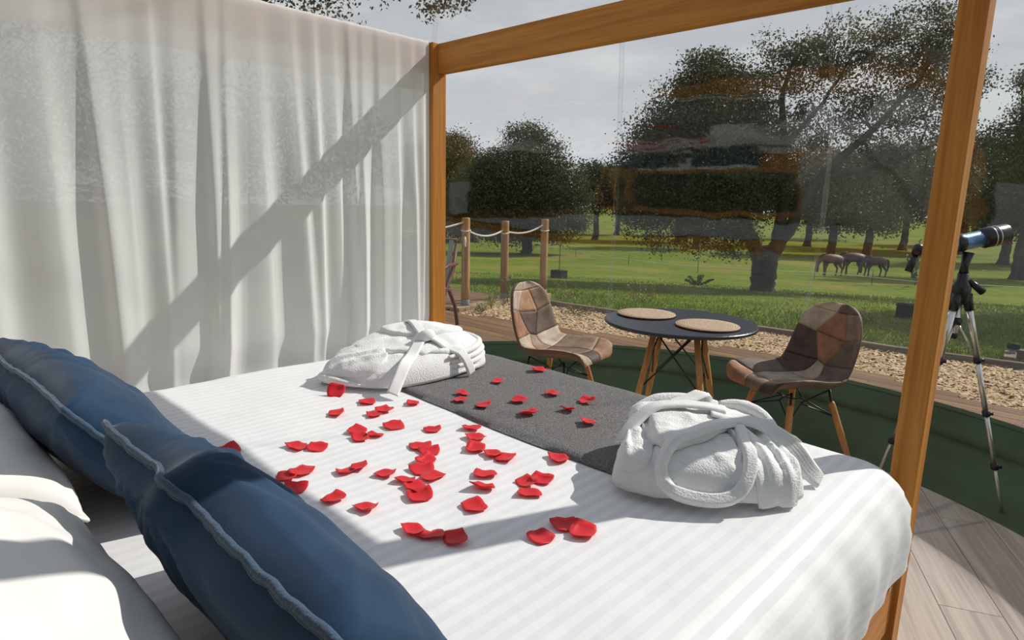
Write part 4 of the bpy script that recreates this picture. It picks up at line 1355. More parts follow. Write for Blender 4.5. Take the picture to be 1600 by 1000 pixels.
def build_chair(label, loc, rz, order):
    root = empty('patchwork_chair', loc, rz)
    tag(root, label, 'chair', 'patchwork shell chairs')
    nu, nv = 23, 60
    V = []
    for side in (1, -1):
        for i in range(nu):
            for j in range(nv):
                V.append(tuple(shell_pt(-1+2*i/(nu-1), j/(nv-1), side)))
    F = grid_faces(nu, nv); n = nu*nv
    me = fast_mesh('seat_shell', V, np.concatenate([F[:, ::-1], F+n], 0))
    bm = bmesh.new(); bm.from_mesh(me); bmesh.ops.remove_doubles(bm, verts=bm.verts[:], dist=0.0005)
    bmesh.ops.recalc_face_normals(bm, faces=bm.faces[:]); bm.to_mesh(me); bm.free()
    sh = link('seat_shell', me, M_shell, root, True)
    # leather patches, each a thin pad laid on the shell
    for k, Q in enumerate(PATCH):
        c = np.mean(np.array(Q), 0)
        m_ = 11
        top = []; bot = []
        for i in range(m_):
            for j in range(m_):
                s, t = i/(m_-1), j/(m_-1)
                p = (np.array(Q[0])*(1-s)*(1-t) + np.array(Q[1])*s*(1-t) + np.array(Q[2])*s*t + np.array(Q[3])*(1-s)*t)
                e = min(s, 1-s, t, 1-t)
                ex = 0.0012 + 0.0028*min(1, e/0.12)
                uu = max(-0.999, min(0.999, p[0])); vv = max(0.001, min(0.999, p[1]))
                top.append(tuple(shell_pt(uu, vv, 1, ex))); bot.append(tuple(shell_pt(uu, vv, 1, 0.0003)))
        Fp = grid_faces(m_, m_)
        rimi = [i*m_ for i in range(m_)] + [(m_-1)*m_+j for j in range(1, m_)] + [i*m_+m_-1 for i in range(m_-2, -1, -1)] + [j for j in range(m_-2, 0, -1)]
        kk = m_*m_
        rim = [(rimi[q], rimi[q]+kk, rimi[(q+1) % len(rimi)]+kk, rimi[(q+1) % len(rimi)]) for q in range(len(rimi))]
        mp_ = fast_mesh('leather_patch', top+bot, np.concatenate([Fp, Fp[:, ::-1]+kk, np.array(rim)], 0))
        link('leather_patch', mp_, M_leather[order[k % len(order)]], sh, True)
        # the same piece wraps round to the outside of the shell
    MB().tube([shell_pt(u, 0.02 + 0*abs(u), 1, 0.001) for u in np.linspace(-0.97, 0.97, 16)], 0.002, 5).build('stitching', M_seamthread, sh, True)
    # legs: beech dowels held by black brackets and wire struts
    tops = []; feet = []
    for sx, sy in ((1, 1), (1, -1), (-1, -1), (-1, 1)):
        t = Vector((sx*0.125 - 0.01, sy*0.135, 0.355)); b = Vector((sx*0.215 - 0.02, sy*0.225, 0.0))
        tops.append(t); feet.append(b)
        lg = MB(); lg.tube([b, b+(t-b)*0.03, b+(t-b)*0.5, b+(t-b)*0.97, t], [0.010, 0.0115, 0.0165, 0.0165, 0.012], 10)
        leg = lg.build('leg', M_beech, root, True)
        MB().tube([t+(b-t)*0.12, t+(b-t)*0.0, Vector((t.x*0.93, t.y*0.93, 0.415))], [0.0065, 0.007, 0.0065], 6).build('bracket', M_black, leg, True)
    for k in range(4):
        a, b = k, (k+1) % 4
        MB().tube([tops[a]+(feet[a]-tops[a])*0.22, (tops[a]+tops[b])/2*0.55 + Vector((0, 0, 0.14)), tops[b]+(feet[b]-tops[b])*0.22], 0.004, 6).build('strut', M_black, root, True)
        MB().tube([Vector((tops[a].x*0.9, tops[a].y*0.9, 0.41)), (tops[a]+tops[b])/2*0.55 + Vector((0, 0, 0.145))], 0.004, 6).build('strut', M_black, root, True)
    return root
build_chair('brown patchwork leather shell chair beside the rope posts, left of the table', (0.06, 0.87, 0), math.radians(10), [3, 2, 1, 1, 5, 0, 3, 0, 6, 4, 2, 5, 6, 1, 0, 3, 6])
build_chair('brown patchwork leather shell chair between the table and the right bed post', (1.245, 1.315, 0), math.radians(-118), [1, 0, 2, 5, 3, 0, 2, 3, 5, 2, 4, 5, 6, 4, 0, 6, 5])

# ------------------------------------------------------------------ telescope on tripod
def build_scope():
    C0 = Vector((1.91, 1.23, 0))
    root = empty('tripod', C0)
    tag(root, 'aluminium tripod with black clamps standing on the grey floor', 'tripod')
    top = Vector((0, 0, 0.985))
    feet = [Vector((2.166, 1.394, 0)) - C0, Vector((-0.25, 0.17, 0)), Vector((-0.06, -0.28, 0))]
    MB().lathe([(0.020, 0.93), (0.034, 0.94), (0.036, 1.00), (0.026, 1.02), (0.020, 1.03), (0.020, 1.06), (0.001, 1.06)], 20).build('head', M_blackplastic, root, True)
    MB().lathe([(0.010, 0.80), (0.013, 0.805), (0.013, 0.93), (0.001, 0.93)], 14).build('centre_column', M_alu, root, True)
    MB().lathe([(0.012, 0.785), (0.0145, 0.79), (0.0145, 0.805), (0.012, 0.81), (0.001, 0.81)], 14).build('column_cap', M_blackplastic, root, True)
    for b in feet:
        t = top + Vector((b.x, b.y, 0)).normalized()*0.03 - Vector((0, 0, 0.03))
        d = b - t
        fr = (0.0, 0.27, 0.51, 0.755, 0.985)
        lg = MB()
        for q, rr in enumerate((0.0125, 0.0105, 0.0085, 0.0068)):
            lg.tube([t+d*fr[q], t+d*fr[q+1]], rr, 10)
        leg = lg.build('leg', M_alu, root, True)
        for f in fr[1:4]:
            p = t+d*f
            q = d.normalized()
            cl = MB(); cl.tube([p-q*0.012, p+q*0.012], 0.0145, 10)
            cl.tube([p, p+Vector((0.022, 0.010, 0.002))], 0.008, 6)
            cl.build('clamp', M_blackplastic, leg, True)
        MB().tube([b-d.normalized()*0.02, b+Vector((0, 0, 0.002))], [0.010, 0.012], 10).build('rubber_foot', M_rubber, leg, True)
        MB().tube([t-d.normalized()*0.02, t+d.normalized()*0.05], [0.02, 0.017], 10).build('hinge', M_blackplastic, leg, True)
        MB().tube([Vector((0, 0, 0.86)), t+d*0.265], 0.005, 6).build('brace', M_alu, root, True)
    MB().lathe([(0.02, 0.845), (0.022, 0.85), (0.022, 0.87), (0.0145, 0.875), (0.001, 0.875)], 14).build('brace_hub', M_blackplastic, root, True)
    MB().tube([Vector((0.02, 0.015, 1.03)), Vector((0.068, 0.05, 0.985))], [0.011, 0.016], 10).build('knob', M_blackplastic, root, True)
    # telescope
    tr = empty('telescope', C0 + Vector((0, 0, 1.06)))
    tag(tr, 'blue telescope tube with black hood pointing out from its tripod', 'telescope')
    dg = Vector((-0.15, -0.13, 0.085)); front = Vector((0.105, 0.115, 0.165))
    d = (front-dg).normalized()
    back = dg + d*0.095
    Ln = (front-back).length
    s0 = Ln*0.66
    MB().lathe([(0.032, 0), (0.034, 0.004), (0.034, s0), (0.001, s0)], 28, (back, d)).build('tube', M_bluetube, tr, True)
    MB().lathe([(0.036, s0-0.01), (0.042, s0), (0.042, s0+0.03), (0.0415, Ln), (0.037, Ln+0.002), (0.036, Ln-0.02), (0.001, Ln-0.022)], 28, (back, d)).build('dew_shield', M_blackplastic, tr, True)
    rg = MB()
    for f in (0.76, 0.83):
        rg.lathe([(0.0424, Ln*f), (0.0430, Ln*f+0.001), (0.0430, Ln*f+0.003), (0.0424, Ln*f+0.004)], 28, (back, d))
    rg.build('trim_ring', M_alu, tr, True)
    MB().lathe([(0.001, -0.085), (0.015, -0.085), (0.015, -0.03), (0.028, -0.02), (0.030, 0.002), (0.001, 0.002)], 20, (back, d)).build('focuser', M_blackplastic, tr, True)
    e = Vector((-0.18, -0.10, -0.80)).normalized()
    MB().tube([dg + d*0.03, dg - d*0.006], [0.017, 0.02], 12).tube([dg - e*0.03, dg - e*0.02, dg + e*0.015], [0.012, 0.02, 0.018], 12).build('diagonal', M_blackplastic, tr, True)
    MB().tube([dg + e*0.01, dg + e*0.04, dg + e*0.045, dg + e*0.088], [0.012, 0.012, 0.015, 0.014], 14).build('eyepiece', M_blackplastic, tr, True)
    MB().tube([Vector((0, 0, 0.0)), Vector((0, 0, 0.03)), Vector((0.004, 0.01, 0.085))], [0.018, 0.014, 0.022], 12).build('mount', M_blackplastic, tr, True)
    mid = (back+front)/2 - d*0.06
    MB().lathe([(0.0355, -0.018), (0.0375, -0.016), (0.0375, 0.016), (0.0355, 0.018)], 28, (mid, d)).build('clamp_ring', M_blackplastic, tr, True)
build_scope()

# ================================================================== outside things
def rope_posts():
    spots = [(-3.33, 3.15, 1.11, 'round timber post with rope nearest the bed, at the end of the sill'), (-3.43, 3.92, 1.06, 'middle round timber rope post with a green weed at its foot'), (-3.37, 4.63, 1.08, 'round timber rope post farthest out towards the lawn'), (-3.55, 1.9, 1.1, 'round timber rope post hidden behind the canopy bed post')]
    for (x, y, h, lb) in spots:
        r = empty('rope_post', (x, y, -0.03))
        tag(r, lb, 'post', 'round timber rope posts')
        MB().lathe([(0.050, 0.10), (0.052, 0.3), (0.050, h-0.01), (0.046, h+0.006), (0.001, h+0.008)], 14).build('shaft', M_round, r, True)
        MB().lathe([(0.054, 0.0), (0.054, 0.12), (0.0505, 0.125)], 14).build('metal_shoe', M_post_grey, r, True)
        mb = MB(); mb.tube([(0.052*math.cos(a), 0.052*math.sin(a), h-0.15+0.006*math.sin(a*2)) for a in np.linspace(0, 2*PI, 16)], 0.010, 6)
        mb.build('rope_loop', M_rope, r, True)
    def rope(a, b, sag, lb):
        pts = []
        for k in range(15):
            t = k/14
            p = Vector(a)*(1-t) + Vector(b)*t; p.z -= sag*4*t*(1-t); pts.append(p)
        o = MB().tube(pts, 0.012, 7).build('rope', M_rope, None, True)
        tag(o, lb, 'rope', 'ropes between the posts')
    tops = [(s[0], s[1], s[2]-0.18) for s in spots]
    rope((tops[0][0], tops[0][1]+.04, tops[0][2]), (tops[1][0], tops[1][1]-.04, tops[1][2]+0.04), 0.07, 'sagging white rope between the nearest and the middle post')
    rope((tops[1][0], tops[1][1]+.04, tops[1][2]+0.02), (tops[2][0], tops[2][1]-.04, tops[2][2]+0.08), 0.06, 'sagging white rope between the middle and the farthest post')
    rope((tops[3][0], tops[3][1], tops[3][2]+0.04), (tops[0][0], tops[0][1]-.04, tops[0][2]+0.1), 0.07, 'thin rope running left from the nearest post towards the bed post')
    # tied rope end on the first post
    mb = MB().tube([(-3.295, 3.105, 0.86), (-3.285, 3.10, 0.80), (-3.29, 3.10, 0.76), (-3.275, 3.10, 0.74)], [0.013, 0.015, 0.013, 0.009], 7)
    tag(mb.build('rope_knot', M_rope, None, True), 'frayed white rope knot tied on the nearest rope post', 'rope')
rope_posts()

def garden_chair():
    r = empty('garden_chair', (-2.76, 2.08, -0.016), math.radians(-62))
    tag(r, 'dark wooden garden chair with grey slats half hidden by the bed post', 'chair')
    for s in (-1, 1):
        MB().tube([(0.30, s*0.27, 0), (0.24, s*0.27, 0.25), (0.10, s*0.27, 0.42), (-0.10, s*0.27, 0.60), (-0.20, s*0.27, 0.86)], [0.022, 0.022, 0.024, 0.024, 0.020], 8).build('side_frame', M_teak, r, True)
        MB().tube([(-0.24, s*0.27, 0), (-0.16, s*0.27, 0.22), (0.0, s*0.27, 0.40), (0.24, s*0.27, 0.46)], 0.020, 8).build('leg', M_teak, r, True)
        MB().tube([(-0.16, s*0.29, 0.66), (0.10, s*0.29, 0.66), (0.28, s*0.29, 0.62)], 0.020, 8).build('armrest', M_teak, r, True)
    for k in range(6):
        y = -0.22 + k*0.088
        beam_between('back_slat', (-0.04, y, 0.46), (-0.20, y, 0.90), 0.05, 0.014, M_grey if k % 2 else M_sleeper_old, r, 0.003)
    for k in range(5):
        x = 0.26 - k*0.075
        beam_between('seat_slat', (x, -0.26, 0.42), (x, 0.26, 0.42), 0.055, 0.016, M_teak, r, 0.003)
    MB().tube([(-0.205, -0.27, 0.90), (-0.205, 0.27, 0.90)], 0.02, 8).build('top_rail', M_teak, r, True)
garden_chair()

def leaf_quads(pos, size, up=0.35, rgen=rng):
    n = len(pos)
    nrm = rgen.normal(size=(n, 3)); nrm[:, 2] += up
    nrm /= np.linalg.norm(nrm, axis=1)[:, None]
    t1 = np.cross(nrm, rgen.normal(size=(n, 3))); t1 /= (np.linalg.norm(t1, axis=1)[:, None] + 1e-9)
    t2 = np.cross(nrm, t1)
    s = (size*rgen.uniform(0.65, 1.3, n))[:, None]
    a = pos - t1*s; b = pos + t2*s*0.55 + nrm*s*0.12; c = pos + t1*s; d = pos - t2*s*0.55 + nrm*s*0.12
    V = np.stack([a, b, c, d], 1).reshape(-1, 3)
    F = np.arange(4*n, dtype=np.int32).reshape(n, 4)
    return V, F

RV = np.array((0.717, 0.697, 0.0)); AV = np.array((-0.697, 0.717, 0.0))
def tree(name, label, cat, base, trunk_r, limbs, blobs, nleaf, leaf, mat, seed, group, tight=0.24, shell=0.55, per=26):
    """limbs: lists of (right, away, up) points; blobs: (right, away, up, radius, density, flatten)"""
    g = np.random.default_rng(seed)
    B = np.array(base, float)
    root = empty(name, tuple(B))
    tag(root, label, cat, group)
    def W(p): return RV*p[0] + AV*p[1] + np.array((0, 0, p[2]))
    tr = MB()
    ends = []
    for li, lb in enumerate(limbs):
        path = catmull([W(p[:3]) for p in lb], 5)
        r0 = lb[0][3] if len(lb[0]) > 3 else trunk_r*0.5
        r1 = lb[-1][3] if len(lb[-1]) > 3 else r0*0.3
        n = len(path)
        rad = [r0 + (r1-r0)*(k/(n-1))**0.8 for k in range(n)]
        if li == 0:
            rad[0] *= 1.35; rad[1] *= 1.12
        path = [p + 0.05*trunk_r*g.normal(size=3)*(0 if k == 0 else 1) for k, p in enumerate(path)]
        if li == 0: 
            path[0] = path[0] - np.array((0, 0, 0.15))
        tr.tube(path, rad, 10 if li == 0 else 7)
        ends += [path[k] for k in range(n//3, n)]
    vol = np.array([b[3]**2.4*b[4] for b in blobs]); vol /= vol.sum()
    ncl = max(8, nleaf//per)
    bi = g.choice(len(blobs), ncl, p=vol)
    cl = np.zeros((ncl, 3)); 
    for q in range(ncl):
        b = blobs[bi[q]]
        d = g.normal(size=3); d /= np.linalg.norm(d)
        rr = b[3]*(shell + (1-shell)*g.uniform())**(0.6) * g.uniform(0.86, 1.06)
        if g.uniform() < 0.25: rr *= g.uniform(0.3, 0.9)
        d = d*rr; d[2] *= b[5] if len(b) > 5 else 0.85
        cl[q] = W(b[:3]) + d
    # twigs from limbs to some clusters
    E = np.array(ends)
    for q in range(0, ncl, max(1, ncl//70)):
        k = np.argmin(np.linalg.norm(E - cl[q], axis=1))
        a = E[k]; c = cl[q]
        if np.linalg.norm(c-a) < 0.2: continue
        m1 = a + (c-a)*0.5 + np.array((0, 0, 0.12))*np.linalg.norm(c-a)*g.uniform(-0.5, 1)
        tr.tube([a, m1, c], [trunk_r*0.11, trunk_r*0.07, trunk_r*0.025], 5)
    tr.build('trunk', M_bark, root, True)
    idx = np.repeat(np.arange(ncl), per)
    rad = np.array([blobs[b][3] for b in bi])[idx]
    pos = cl[idx] + g.normal(size=(len(idx), 3))*(tight*np.minimum(1.2, 0.35+0.4*rad))[:, None]*np.array((1, 1, 0.7))
    V, F = leaf_quads(pos, leaf, 0.4, g)
    fo = link('foliage', fast_mesh('foliage', V, F), mat, root)
    fo['kind'] = 'stuff'
    return root

def px_blobs(bx, by, k, L):
    """(x, y, radius, density, away) read off in one scale about the tree's foot -> metres right / away / up"""
    return [((x-bx)/k, aw, (by-y)/k, r, dn) for (x, y, r, dn, aw) in L]
def px_limb(bx, by, k, L):
    return [((x-bx)/k, aw, (by-y)/k, rr) for (x, y, aw, rr) in L]

def trees():
    # the great oak in the middle of the meadow
    bx, by, k = 1190, 458, 65.5
    blobs = px_blobs(bx, by, k, [(1085, 215, 2.2, 1.3, 0.3), (1040, 262, 1.9, 1.3, -0.3), (1003, 325, 1.0, 1.2, 0), (1120, 165, 1.45, 1.1, 0.5), (1075, 145, 1.1, 1.2, 0), (1150, 270, 1.8, 1.3, 0.6),
        (1100, 320, 1.6, 1.2, -0.6), (1010, 290, 1.2, 1.2, 0.5), (1020, 365, 0.75, 0.8, -0.8), (1070, 378, 0.7, 0.7, -1.0), (1130, 380, 0.7, 0.7, -0.9), (975, 350, 0.55, 0.8, 0),
        (1230, 115, 1.25, 0.75, 0.8), (1175, 90, 0.6, 0.7, 0.2), (1290, 92, 1.2, 0.8, 0.5), (1385, 80, 1.35, 0.85, 0.2), (1435, 55, 0.55, 0.6, 0), (1440, 130, 1.25, 0.75, 0.4), (1350, 165, 1.35, 0.65, -0.4), (1270, 190, 1.15, 0.7, 0.3),
        (1420, 215, 1.2, 0.65, -0.2), (1345, 250, 1.1, 0.65, 0.5), (1210, 210, 1.0, 0.8, 0.8), (1215, 300, 1.2, 1.1, 1.2), (1290, 300, 1.0, 0.8, 0.9), (1450, 280, 1.1, 0.8, 0.2), (1385, 320, 1.1, 0.8, 0.6)])
    Q = 45.2/65.5
    blobs = [(b[0], b[1]*Q, b[2], b[3]*Q, b[4]) for b in blobs]
    limbs = [[(p[0], p[1]*Q, p[2], p[3]*Q) for p in px_limb(bx, by, k, L)] for L in (
        [(1190, 458, 0, .40), (1190, 432, 0, .36), (1189, 408, 0, .38), (1189, 396, 0, .42)],
        [(1186, 410, 0, .30), (1166, 375, 0, .30), (1145, 330, 0, .24), (1115, 260, 0.2, .17), (1085, 170, 0, .07)],
        [(1192, 410, 0, .30), (1208, 375, 0.1, .30), (1214, 320, 0.3, .25), (1212, 230, 0.6, .17), (1205, 150, 0.7, .08), (1225, 90, 0.6, .04)],
        [(1196, 405, 0.1, .30), (1222, 360, 0.1, .26), (1262, 280, 0, .20), (1330, 211, 0, .14), (1400, 130, 0.2, .06)],
        [(1262, 280, 0, .14), (1340, 262, -0.2, .10), (1430, 225, 0, .05)],
        [(1145, 330, 0, .16), (1080, 300, -0.3, .11), (1010, 310, -0.2, .05)],
        [(1166, 375, 0, .14), (1110, 362, -0.5, .09), (1040, 372, -0.8, .04)],
        [(1212, 230, 0.5, .10), (1260, 170, 0.4, .08), (1300, 95, 0.4, .03)])]
    tree('oak_tree', 'great spreading oak with a forked trunk behind the black table', 'tree', (-3.69, 12.92, -0.76), 0.30, limbs, blobs, 170000, 0.033, M_leaf, 21, 'oaks on the meadow', tight=0.21, per=44)
    # right-hand oak
    bx, by, k = 1592, 437, 24.3
    blobs = px_blobs(bx, by, k, [(1598, 190, 2.0, 1, 0), (1565, 140, 1.2, .8, 0), (1550, 225, 1.7, .9, .5), (1610, 260, 2.6, 1, 0), (1560, 300, 1.9, 1, -.5), (1640, 200, 2.6, 1, 0), (1535, 330, 1.3, .9, 0), (1500, 300, 1.4, .9, 1), (1490, 240, 1.2, .7, 1), (1660, 310, 2.5, 1, 0)])
    limbs = [px_limb(bx, by, k, L) for L in ([(1592, 437, 0, .50), (1590, 400, 0, .42), (1596, 350, 0, .40)], [(1594, 360, 0, .32), (1570, 300, 0, .22), (1555, 200, 0, .10)], [(1596, 355, 0, .32), (1615, 290, 0, .25), (1630, 180, 0, .10)])]
    tree('oak_tree', 'tall oak at the right edge behind the telescope', 'tree', (-2.27, 49.75, -3.05), 0.5, limbs, blobs, 45000, 0.09, M_leaf, 22, 'oaks on the meadow', tight=0.34, per=40)
    # oak added just outside the right edge of the view to shade the near lawn
    lm = [[(0, 0, 0, .42), (0.1, 0, 1.2, .36), (0, 0, 2.2, .38)], [(0, 0, 2.1, .28), (-1.3, 0, 3.6, .18), (-2.6, 0.2, 5.2, .06)], [(0, 0, 2.1, .28), (1.4, 0.2, 3.8, .18), (2.6, 0, 5.4, .06)], [(0, 0, 2.1, .26), (0.2, 0, 4.4, .16), (0, 0, 6.6, .05)]]
    bl = [(-2.9, 0, 5.2, 1.5, 1), (-1.6, 0.5, 6.2, 1.7, 1), (0, -0.5, 6.8, 1.8, 1), (1.8, 0, 6.0, 1.8, 1), (3.1, 0.3, 4.9, 1.5, 1), (-2.2, -0.8, 4.0, 1.3, 1), (0.6, 1.4, 5.2, 1.7, 1), (-0.6, -1.6, 5.0, 1.6, 1), (2.2, -1.2, 4.2, 1.3, 1), (-3.4, 0.6, 3.9, 1.0, 1)]
    tree('oak_tree', 'unseen oak beyond the right edge, added for its shade on the near lawn', 'tree', (4.1, 14.0, float(tz(4.1, 14.0))), 0.34, [[(p[0]*.8, p[1]*.8, p[2]*.8, p[3]*.8) for p in q] for q in lm], [(b[0]*.8, b[1]*.8, b[2]*.8, b[3]*.8, b[4]) for b in bl], 70000, 0.042, M_leaf, 27, 'oaks on the meadow', tight=0.28, per=40)
    # dense oak behind the rope posts
    bx, by, k = 823, 396, 19.0
    blobs = px_blobs(bx, by, k, [(818, 222, 1.7, 1, 0), (835, 250, 2.2, 1.1, 0), (800, 285, 3.4, 1.2, 0), (868, 295, 2.6, 1.2, 0), (757, 300, 2.8, 1.2, -.5), (765, 345, 2.0, 1.1, -1), (850, 335, 2.4, 1.2, -.5), (893, 318, 1.6, 1, 0), (905, 345, 1.2, .9, -.5), (800, 345, 2.4, 1.2, -1), (730, 330, 2.0, 1, 0), (870, 365, 1.1, .8, -1)])
    limbs = [px_limb(bx, by, k, L) for L in ([(823, 396, 0, .45), (823, 380, 0, .40), (822, 360, 0, .42)], [(822, 365, 0, .3), (800, 320, 0, .2), (780, 270, 0, .1)], [(822, 365, 0, .3), (850, 320, 0, .2), (870, 280, 0, .1)], [(822, 362, 0, .3), (826, 300, 0, .2), (820, 220, 0, .06)])]
    tree('oak_tree', 'dense dark oak with a pointed crown behind the rope posts', 'tree', (-32.92, 36.25, -3.07), 0.5, limbs, blobs, 90000, 0.095, M_leaf_d, 23, 'oaks on the meadow', tight=0.42, per=40)
    # brownish oak at the left, next to the bed post
    bx, by, k = 735, 378, 15.5
    blobs = px_blobs(bx, by, k, [(705, 240, 2.6, 1, 0), (740, 262, 2.2, 1, 0), (690, 290, 3.4, 1, 0), (725, 310, 3.2, 1, 0), (760, 290, 2, 1, 0), (670, 250, 3, 1, 0), (700, 345, 2.4, 1, -1)])
    limbs = [px_limb(bx, by, k, L) for L in ([(735, 378, 0, .45), (733, 350, 0, .35), (728, 320, 0, .3)], [(730, 330, 0, .25), (705, 280, 0, .1)], [(730, 330, 0, .25), (745, 280, 0, .1)])]
    tree('oak_tree', 'brownish oak crown next to the left bed post', 'tree', (-47.0, 43.0, -3.28), 0.45, limbs, blobs, 45000, 0.12, M_leaf_b, 24, 'oaks on the meadow', tight=0.45, per=40)
    # tree overhanging beyond the curtain
    bl = [(2.6, 0, 4.75, 0.55, .9, .8), (0.2, 0, 5.6, 1.5, 1, .8), (1.5, 0, 5.3, 1.0, .7, .7), (-1.4, 0, 5.7, 1.5, 1, .8), (-3.0, 0.4, 5.8, 1.7, 1, .8), (2.3, 0.1, 5.7, 0.9, .6, .7), (1.0, -0.3, 6.6, 1.6, 1, .8), (-1, 0, 6.9, 1.8, 1, .8), (1.95, 0, 4.75, 0.42, .9, .8), (1.3, 0, 4.65, 0.40, .8, .8)]
    bl += [(0.4, .5, 2.3, 1.2, .9), (-0.8, .5, 2.6, 1.5, .9), (-2.6, .6, 2.5, 1.6, .9), (-4.6, .7, 2.6, 1.8, .9), (-6.6, .8, 2.6, 1.8, .9), (-8.6, .8, 2.7, 1.9, .9), (-5.0, .5, 4.6, 1.7, .8), (-1.0, .6, .9, 1.0, .7), (-3.6, .7, .9, 1.1, .7), (-6.0, .7, 1.0, 1.2, .7)]  # unseen low foliage added to even out the tone through the curtain
    lm = [[(-2.2, 0.5, 0, .22), (-2.1, 0.4, 1.8, .18), (-1.8, 0.3, 3.6, .16)], [(-1.8, 0.3, 3.6, .12), (-0.6, 0.1, 4.9, .08), (1.2, 0, 5.6, .03)], [(-1.8, 0.3, 3.6, .12), (-2.4, 0.3, 5.0, .09), (-2.9, 0.3, 6.2, .04)], [(-0.6, 0.1, 4.9, .06), (0.3, 0, 6.2, .05), (1.0, 0, 7.2, .02)]]
    tree('oak_tree', 'oak branch overhanging above the top of the sheer curtain', 'tree', (-7.6, 3.6, -0.3), 0.22, lm, bl, 80000, 0.036, M_leaf, 25, 'oaks on the meadow', tight=0.22, per=60)
    # trees at the far side of the meadow
    far = [(-43.3, 59.4, 9.0, 4.6, 'loose tree in the gap between the dense oak and the great oak'), (-56, 62, 8.6, 5.5, 'far tree behind the dense oak'), (-49, 72, 9.6, 4.8, 'far tree just right of the dense oak'),
           (-36, 66, 10.5, 6.0, 'far tree behind the left half of the great oak'), (-28.9, 57, 9.0, 5.5, 'far tree behind the trunk fork of the great oak'), (-24, 74, 11.5, 6.5, 'far tree behind the right limb of the great oak'),
           (-17.4, 61.2, 9.2, 4.8, 'bushy far tree rising behind the leftmost horse'), (-14.8, 62.9, 10.5, 5.2, 'far tree with a stout trunk right behind the horses'), (-15.5, 79.0, 12.0, 6.5, 'far tree behind the rightmost horse'),
           (-10.0, 78.0, 11.5, 6.0, 'far tree behind the eyepiece of the telescope'), (-5.0, 66.0, 10.5, 5.5, 'far tree behind the right bed post'), (1.5, 76, 12.0, 6.0, 'far tree beyond the tall right oak'),
           (-40, 84, 11.0, 7.0, 'farthest tree behind the great oak crown'), (-66, 74, 10.5, 7.0, 'farthest tree behind the dense oak'), (-84, 66, 11, 7.5, 'farthest tree near the left bed post'), (-28, 96, 13, 8, 'farthest tree between the great oak and the horses'), (-12, 98, 13, 8, 'farthest tree beyond the horses')]
    for q, (x, y, h, wd, lb) in enumerate(far):
        g = random.Random(q)
        z = float(tz(x, y))
        bl = []
        for c in range(9):
            bl.append((g.uniform(-wd*.5, wd*.5), g.uniform(-1, 1), h*g.uniform(0.36, 0.84), g.uniform(0.16, 0.30)*h*0.9, 1))
        bl.append((0, 0, h*0.84, h*0.17, 1))
        lm = [[(0, 0, 0, .42), (0.1, 0, h*.15, .34), (0, 0, h*.32, .3)], [(0, 0, h*.3, .22), (wd*.22, 0, h*.55, .08)], [(0, 0, h*.3, .22), (-wd*.22, 0, h*.58, .08)]]
        tree('oak_tree', lb, 'tree', (x, y, z), 0.42, lm, bl, 16000, 0.16, (M_leaf_d, M_leaf, M_leaf_b)[q % 3], 100+q, 'far oaks', tight=0.6)
trees()

